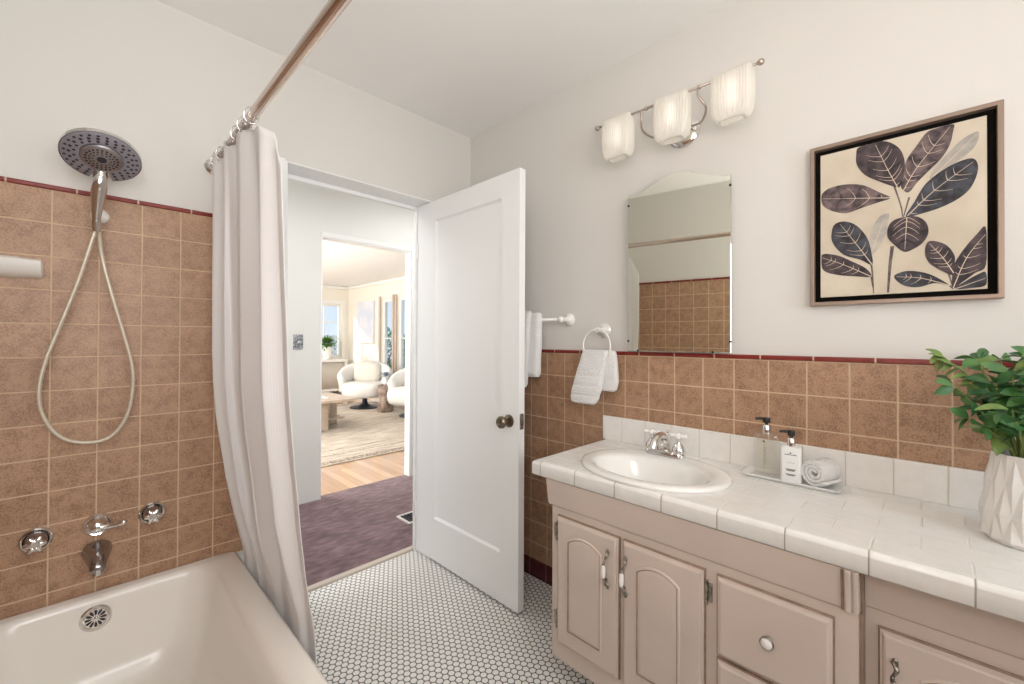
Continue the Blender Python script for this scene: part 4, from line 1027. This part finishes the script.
b = BM(); tube(b, [(bcx, BY0, BZ_), (bcx, BY1, BZ_)], .0075, 14); obj('bar', b, M['porc'], t, smooth=True)
towel('bath_towel', [
    densify([(1.352, 1.375, 1.70, bcx-.002, .012), (1.345, 1.362, 1.70, bcx-.004, .034), (1.31, 1.356, 1.70, bcx-.008, .046), (1.2, 1.354, 1.70, bcx-.014, .046), (1.05, 1.358, 1.70, bcx-.018, .050), (1.036, 1.365, 1.70, bcx-.018, .030)]),
    densify([(1.362, 1.42, 1.70, bcx-.016, .016), (1.352, 1.408, 1.70, bcx-.030, .036), (1.20, 1.402, 1.70, bcx-.052, .032), (1.0, 1.405, 1.70, bcx-.058, .036), (.985, 1.412, 1.70, bcx-.058, .02)]),
    densify([(1.350, 1.46, 1.70, bcx-.060, .016), (1.340, 1.45, 1.70, bcx-.066, .030), (1.15, 1.443, 1.70, bcx-.086, .030), (.965, 1.447, 1.70, bcx-.092, .032), (.952, 1.455, 1.70, bcx-.092, .02)])],
    'white bath towels folded over the bar behind the door edge', org=(bcx, 1.5, 1.31))

# ------------------------------------------------------------------ hall details
b = BM(); y = YH2-.005
box(b, 1.068, 1.136, y, YH2-.0005, 1.138, 1.248)
sw_ = obj('switch_plate', b, mat('ornate_pewter', (.55, .57, .62), .35, .6, var=.75, vscale=70, bump=1, bscale=120), origin=(1.1, YH2, 1.19), bevel=.002)
tag(sw_, 'ornate pewter light switch plate on the white hall wall', 'light switch')
b = BM(); box(b, 1.098, 1.106, y-.008, y, 1.187, 1.202); obj('toggle', b, M['porc'], sw_, bevel=.001)
vt = thing('floor_vent', 'dark floor register with pale frame set in the plum carpet', 'vent', (1.66, 2.52, 0))
b = BM()
vx0, vx1, vy0, vy1 = 1.505, 1.81, 2.435, 2.60
for q_ in ((vx0, vx1, vy0, vy0+.018), (vx0, vx1, vy1-.018, vy1), (vx0, vx0+.018, vy0+.018, vy1-.018), (vx1-.018, vx1, vy0+.018, vy1-.018)): box(b, *q_, .0, .012)
obj('frame', b, mat('vent_pale_frame', (.66, .63, .60), .4), vt, bevel=.002)
b = BM(); box(b, vx0+.018, vx1-.018, vy0+.018, vy1-.018, .0, .004)
for k in range(11): box(b, vx0+.03+k*.024, vx0+.036+k*.024, vy0+.018, vy1-.018, .004, .010)
obj('grille', b, mat('vent_dark', (.03, .035, .045), .4, .5), vt)

# ------------------------------------------------------------------ living room furniture
b = BM(); box(b, 1.2, 3.95, 4.10, 7.7, 0, .010)
rug = obj('area_rug', b, M['rug'], origin=(2.5, 5.9, 0)); tag(rug, 'large faded beige patterned rug on the oak floor', 'rug')
b = BM()
for q_ in ((1.2, 3.95, 4.13, 4.22), (1.2, 3.95, 7.55, 7.62), (1.22, 1.29, 4.22, 7.55), (3.86, 3.93, 4.22, 7.55)): box(b, *q_, .010, .0115)
for q_ in ((1.45, 3.7, 4.42, 4.44), (1.45, 3.7, 4.62, 4.63)): box(b, *q_, .010, .0113)
obj('border', b, M['rugb'], rug)
tb = thing('coffee_table', 'low weathered oak coffee table with slab legs on the rug', 'table', (2.1, 5.95, .0115))
b = BM(); box(b, 1.45, 2.58, 5.50, 6.42, .385, .42); obj('tabletop', b, M['wood'], tb, bevel=.004)
b = BM(); box(b, 2.16, 2.26, 5.62, 5.70, .0118, .385); obj('leg', b, M['wood'], tb, bevel=.003)
b = BM(); box(b, 2.44, 2.54, 6.02, 6.30, .0118, .385); obj('leg', b, M['wood'], tb, bevel=.003)
b = BM(); box(b, 1.5, 1.6, 5.62, 6.30, .0118, .385); obj('leg', b, M['wood'], tb, bevel=.003)
b = BM(); box(b, 1.6, 2.52, 5.72, 6.2, .13, .155); obj('shelf', b, M['wood'], tb, bevel=.003)
b = BM(); box(b, 2.02, 2.30, 5.72, 5.94, .4205, .432); bk = obj('magazine', b, [M['paperw']], origin=(2.16, 5.83, .42)); tag(bk, 'open white magazine on the coffee table', 'magazine')
b = BM(); box(b, 2.05, 2.14, 5.75, 5.90, .432, .4325); box(b, 2.18, 2.27, 5.80, 5.90, .432, .4325); obj('page_photo', b, mat('page_photo_ink', (.25, .27, .32), .6, var=.5, vscale=20), bk)
def armchair(cx, cy, rz, label):
    t = thing('swivel_armchair', label, 'armchair', (0, 0, 0), 'white swivel armchairs')
    b = BM(); n = 28     # curved shell back that sinks into the arms
    loops = []
    for k in range(n+1):
        a = lerp(-.15*PI, 1.15*PI, k/n); e_ = abs(k/n-.5)*2
        h = lerp(.80, .56, e_**1.6); ro, ri = .44+.02*(1-e_), .33
        c, s = math.cos(a), math.sin(a)
        loops.append([V((c*r, s*r*.95, z)) for r, z in ((ri+.03, .26), (ro-.07, .24), (ro-.02, .30), (ro, .45), (ro+.02, h-.06), (ro-.02, h), (ri+.05, h-.01), (ri, h-.08), (ri-.01, .45))])
    loft(b, loops); obj('shell', b, M['boucle'], t, smooth=True)
    b = BM(); sx = lambda s_, z: [V((math.copysign(abs(math.cos(2*PI*i/32))**.7, math.cos(2*PI*i/32))*.35*s_, -.06+math.copysign(abs(math.sin(2*PI*i/32))**.7, math.sin(2*PI*i/32))*.38*s_, z)) for i in range(32)]
    loft(b, [sx(.80, .20), sx(.94, .22), sx(1, .27), sx(1.02, .36), sx(.98, .42), sx(.85, .445)]); obj('seat', b, M['boucle'], t, smooth=True)
    b = BM(); sq = lambda s_, y: [V((math.copysign(abs(math.cos(2*PI*i/24))**.5, math.cos(2*PI*i/24))*.23*s_, y, .60+math.copysign(abs(math.sin(2*PI*i/24))**.5, math.sin(2*PI*i/24))*.19*s_)) for i in range(24)]
    loft(b, [[p+V((0, (p.z-.42)*.35, 0)) for p in sq(*q_)] for q_ in ((.6, .06), (.95, .09), (1, .13), (.95, .17), (.6, .20))]); obj('back_cushion', b, M['cushion'], t, smooth=True)
    b = BM(); lathe(b, (0, -.02, 0), (0, 0, 1), [(0, .25), (.012, .25), (.03, .12), (.07, .045), (.20, .04)], 28); obj('pedestal', b, M['dark'], t, smooth=True, auto=40)
    t.rotation_euler.z = rz; t.location = (cx, cy, .0125); return t
armchair(3.50, 7.12, -.62, 'white swivel armchair with cream cushion facing the coffee table')
armchair(3.70, 5.80, -1.15, 'white swivel armchair partly cut off by the right door jamb')
b = BM(); n = 20
for seed, (cx, cy, r) in enumerate(((3.53, 6.46, .12), (3.57, 6.50, .11))):
    loops = []
    for z, k in ((.0125, .95), (.06, 1.05), (.15, .85), (.25, .78), (.36, .9), (.43, 1.02), (.45, 1.0)):
        loops.append([V((cx+r*k*math.cos(2*PI*i/n)*(1+.22*noise.noise(V((i*.7, z*6, seed*5+2)))), cy+r*k*math.sin(2*PI*i/n)*(1+.22*noise.noise(V((i*.7, z*6, seed*5+9)))), z)) for i in range(n)])
    loft(b, loops)
sd = obj('stump_side_table', b, mat('rooty_wood', (.45, .36, .30), .6, c2=(.20, .12, .09), vscale=9, bump=1, bscale=14), origin=(3.53, 6.4, .0125), smooth=True)
tag(sd, 'gnarled root wood side table between the white armchairs', 'side table')
t = thing('flower_vase', 'small vase of grey blue flowers on the root wood table', 'vase', (3.53, 6.46, .451))
b = BM(); lathe(b, (3.53, 6.46, .4515), (0, 0, 1), [(0, .035), (.04, .045), (.09, .03), (.12, .025)], 16); obj('vase', b, M['porc'], t, smooth=True)
b = BM(); R2 = random.Random(3)
for k in range(60):
    d = V((R2.uniform(-1, 1), R2.uniform(-1, 1), R2.uniform(0, 1.4))).normalized(); leaf_mesh(b, V((3.53, 6.46, .57)) + d*R2.uniform(.02, .09), d, (0, 0, 1), .05, .03)
obj('flowers', b, mat('grey_blue_petals', (.32, .38, .46), .7), t)['kind'] = 'stuff'
sb = thing('sideboard', 'white sideboard with grey ribbed doors under the far window', 'sideboard', (3.2, 9.35, 0))
b = BM(); box(b, 2.35, 4.10, 9.18, 9.55, .71, .76); box(b, 2.35, 4.10, 9.20, 9.55, .08, .13)
for x in (2.35, 2.88, 3.44, 4.04): box(b, x, x+.06, 9.19, 9.55, .13, .71)
box(b, 2.41, 4.04, 9.5, 9.55, .13, .71)
for x in (2.4, 4.0): box(b, x, x+.05, 9.22, 9.27, 0, .08); box(b, x, x+.05, 9.48, 9.53, 0, .08)
obj('carcass', b, M['trimw'], sb, bevel=.003)
for x0, x1 in ((2.41, 2.88), (2.94, 3.44), (3.50, 4.04)):
    b = BM(); k = x0
    while k < x1-.02: tube(b, [(k+.012, 9.215, .132), (k+.012, 9.215, .708)], .0125, 8); k += .025
    obj('ribbed_door', b, mat('ribbed_greige', (.62, .57, .50), .6), sb, smooth=True)
t = thing('window_plant', 'round bushy green plant in a white pot on the sideboard', 'plant', (3.72, 9.38, .76))
b = BM(); lathe(b, (3.72, 9.38, .7605), (0, 0, 1), [(0, .07), (.10, .10), (.26, .11), (.27, .10), (.22, .09)], 20, cap=(True, True)); obj('pot', b, M['porc'], t, smooth=True, auto=50)
b = BM()
for k in range(420):
    d = V((R2.uniform(-1, 1), R2.uniform(-1, 1), R2.uniform(-.3, 1))).normalized(); leaf_mesh(b, V((3.72, 9.38, 1.10)) + d*R2.uniform(.03, .15), d, (0, 0, 1), .07, .035, 0)
obj('foliage', b, [mat('bright_leaf', (.20, .38, .07), .5, c2=(.07, .20, .04), vscale=10)], t)['kind'] = 'stuff'
b = BM(); cc = V((3.33, 9.33, .945)); pts = []
for k in range(41):
    a = 2*PI*k/40; pts.append(cc + V((.16*math.cos(a), .03*math.sin(a), .16*math.sin(a))))
tube(b, pts, [.02+.008*math.sin(k*.9) for k in range(41)], 10); box(b, 3.27, 3.39, 9.29, 9.37, .7605, .785)
rs_ = obj('ring_sculpture', b, mat('pewter_grey', (.16, .19, .18), .4, .4, c2=(.5, .52, .5), vscale=12), origin=(3.33, 9.33, .76), smooth=True, auto=50)
tag(rs_, 'dark ring sculpture standing on the sideboard by the window', 'sculpture')
t = thing('wall_canvas', 'pale unframed canvas hanging on the cream living room wall', 'picture', (LX1, 8.7, 1.1))
b = BM(); box(b, LX1-.045, LX1-.001, 8.32, 9.05, 1.13, 2.02); obj('canvas', b, [mat('pale_abstract', (.82, .80, .82), .7, c2=(.62, .66, .76), vscale=2.2)], t, bevel=.003)

# ------------------------------------------------------------------ outside
b = BM(); box(b, -14, 24, -14, 26, -.35, -.12); struct('ground', b, mat('garden_ground', (.30, .33, .18), .95, c2=(.4, .36, .28), vscale=1.5))
def shrub(cx, cy, cz, rx, ry, rz, label, n=900, seed=1):
    R3 = random.Random(seed); t = thing('garden_shrub', label, 'shrub', (cx, cy, -.12), 'shrubs beyond the living room windows')
    b = BM()
    for k in range(5): tube(b, [(cx+R3.uniform(-.05, .05), cy+R3.uniform(-.05, .05), -.12), (cx+R3.uniform(-.4, .4)*rx, cy+R3.uniform(-.4, .4)*ry, cz), (cx+R3.uniform(-.7, .7)*rx, cy+R3.uniform(-.7, .7)*ry, cz+rz*.6)], [.04, .025, .01], 6)
    obj('branches', b, mat('bark', (.12, .08, .05), .9) if 'bark' not in bpy.data.materials else bpy.data.materials['bark'], t)
    b = BM()
    for k in range(n):
        d = V((R3.gauss(0, 1), R3.gauss(0, 1), R3.gauss(0, 1))).normalized(); p = V((cx+d.x*rx*R3.uniform(.4, 1), cy+d.y*ry*R3.uniform(.4, 1), cz+d.z*rz*R3.uniform(.4, 1)))
        leaf_mesh(b, p, d+V((0, 0, R3.uniform(-.4, .4))), (R3.uniform(-.5, .5), R3.uniform(-.5, .5), 1), R3.uniform(.10, .18), R3.uniform(.05, .08), 0 if R3.random() < .6 else 1)
    obj('foliage', b, [mat('shrub_leaf', (.30, .50, .14), .5, c2=(.10, .26, .09), vscale=5), mat('shrub_leaf_blue', (.28, .46, .42), .5)], t)['kind'] = 'stuff'
shrub(7.05, 12.7, .60, .55, .9, .95, 'green leafy shrub seen through the tall side windows', 1100, 1)
shrub(8.6, 13.6, .60, .65, .9, 1.0, 'taller dark shrub seen through the left tall window', 1100, 2)
shrub(4.9, 12.4, .7, .9, .6, .55, 'low shrub behind the lattice outside the far window', 700, 3)
b = BM()    # lattice fence outside the far window
for k in range(22):
    x = 1.85+k*.16
    for s in (1, -1):
        p0, p1 = V((x, 11.2+.01*s, .45)), V((x+s*.8, 11.2+.01*s, 1.25)); dd = V((.018, 0, -.018*s))
        loft(b, [[p0-dd, p0+dd, p1+dd, p1-dd], [p+V((0, .01*s, 0)) for p in (p0-dd, p0+dd, p1+dd, p1-dd)]])
box(b, 1.2, 6.1, 11.17, 11.23, 1.23, 1.30); box(b, 1.2, 6.1, 11.18, 11.22, -.12, .45)
for x in (1.2, 3.6, 6.0): box(b, x, x+.08, 11.16, 11.24, -.12, 1.35)
tag(obj('lattice_fence', b, mat('white_lattice', (.75, .78, .80), .6), origin=(4, 11.2, -.12)), 'white diagonal lattice fence outside the far window', 'fence')

# ------------------------------------------------------------------ light
w = bpy.data.worlds.new('sky'); bpy.context.scene.world = w; w.use_nodes = True
nb = w.node_tree.nodes['Background']; tc = w.node_tree.nodes.new('ShaderNodeTexCoord'); sep = w.node_tree.nodes.new('ShaderNodeSeparateXYZ')
rp = w.node_tree.nodes.new('ShaderNodeValToRGB'); rp.color_ramp.elements[0].color = (.80, .90, .98, 1); rp.color_ramp.elements[1].color = (.40, .62, .92, 1)
rp.color_ramp.elements[0].position = .0; rp.color_ramp.elements[1].position = .6
w.node_tree.links.new(tc.outputs['Generated'], sep.inputs[0]); w.node_tree.links.new(sep.outputs[2], rp.inputs[0]); w.node_tree.links.new(rp.outputs[0], nb.inputs[0])
nb.inputs[1].default_value = 1.0
def area(name, loc, rot, sx, sy, power, c=(1, 1, 1), spread=None):
    l = bpy.data.lights.new(name, 'AREA'); l.shape = 'RECTANGLE'; l.size = sx; l.size_y = sy; l.energy = power; l.color = c
    if spread: l.spread = spread
    o = bpy.data.objects.new(name, l); C.objects.link(o); o.location = loc; o.rotation_euler = rot; return o
def point(name, loc, power, c=(1, 1, 1), r=.1):
    l = bpy.data.lights.new(name, 'POINT'); l.energy = power; l.color = c; l.shadow_soft_size = r
    o = bpy.data.objects.new(name, l); C.objects.link(o); o.location = loc; return o
R90 = PI/2
area('rear_opening_fill', ((WX0+WX1)/2, YR-.14, 1.5), (R90, 0, 0), .95, .95, 16, (1, .98, .96))  # added fill light behind the viewer, shining in through the added window
area('bathroom_fill_up', (-.02, -.60, 1.40), tuple(V((.10, .80, 1)).to_track_quat('-Z', 'Y').to_euler()), .7, .7, 20, (1, .975, .95))  # added fill aimed upward to brighten the ceiling, no fixture here
area('left_wall_fill', (XL+.10, .08, 1.55), tuple(V((.62, 1, -.12)).to_track_quat('-Z', 'Y').to_euler()), .45, .9, 10, (.97, .985, 1))  # added fill for door and curtain; the left wall has no window
area('hall_right_fill', (2.3, 2.6, ZC-.04), (0, 0, 0), .9, .5, 9, (.99, .99, 1))  # unseen fill added to brighten the right part of the hall
area('hall_left_fill', (-.1, 2.6, ZC-.04), (0, 0, 0), .9, .5, 20, (.99, .99, 1))  # another unseen fill, added for the darker left side of the hall
area('living_left_fill', (LX0+.03, 6.4, 1.45), (0, -R90, 0), 1.5, 4.5, 125, (.95, .98, 1))  # added fill lighting the living room from its windowless left wall
area('living_fill_up', (.3, 6.2, .9), (PI, 0, 0), 1.2, 3.0, 95, (.98, .99, 1))  # hidden fill added to whiten the living room ceiling
area('living_near_fill', (.6, YH3+.05, 1.5), (R90, 0, 0), 1.1, 1.5, 5, (.95, .98, 1))  # small added fill on the near wall, where there is no window
for nm, lc, rt, sx, sy in (('far_window_portal', (3.44, LY1+.16, 1.4), (-R90, 0, 0), 1.3, 1.2), ('tall_window_portal', (LX1+.16, 7.3, 1.25), (0, R90, 0), 1.6, 1.5), ('side_window_portal', (LX1+.16, 5.4, 1.25), (0, R90, 0), 1.6, 1.6)):
    area(nm, lc, rt, sx, sy, 1).data.cycles.is_portal = True
sun = bpy.data.lights.new('sun', 'SUN'); sun.energy = 4.5; sun.angle = .01; sun.color = (1, .96, .9)
so = bpy.data.objects.new('sun', sun); C.objects.link(so); so.rotation_euler = V((.52, -.72, -.46)).to_track_quat('-Z', 'Y').to_euler()

# ------------------------------------------------------------------ camera
cam = bpy.data.cameras.new('camera'); co = bpy.data.objects.new('camera', cam); C.objects.link(co)
cam.sensor_fit = 'HORIZONTAL'; cam.sensor_width = 36; cam.lens = 424.303*36/1024
cam.shift_x = 0; cam.shift_y = -(342-336.018)/1024
yaw, pitch, roll = math.radians(45.2215), math.radians(.434), math.radians(.2569)
fw = V((math.sin(yaw)*math.cos(pitch), math.cos(yaw)*math.cos(pitch), math.sin(pitch))); r = V((math.cos(yaw), -math.sin(yaw), 0)); u = r.cross(fw)
r2 = math.cos(roll)*r + math.sin(roll)*u; u2 = -math.sin(roll)*r + math.cos(roll)*u
mt = Matrix((r2, u2, -fw)).transposed().to_4x4(); mt.translation = (0, 0, 1.22); co.matrix_world = mt
cam.clip_start = .02; cam.clip_end = 100
sc = bpy.context.scene; sc.camera = co
sc.view_settings.view_transform = 'Standard'; sc.view_settings.look = 'None'; sc.view_settings.gamma = 1
sc.view_settings.use_curve_mapping = False; sc.view_settings.exposure = 0.07
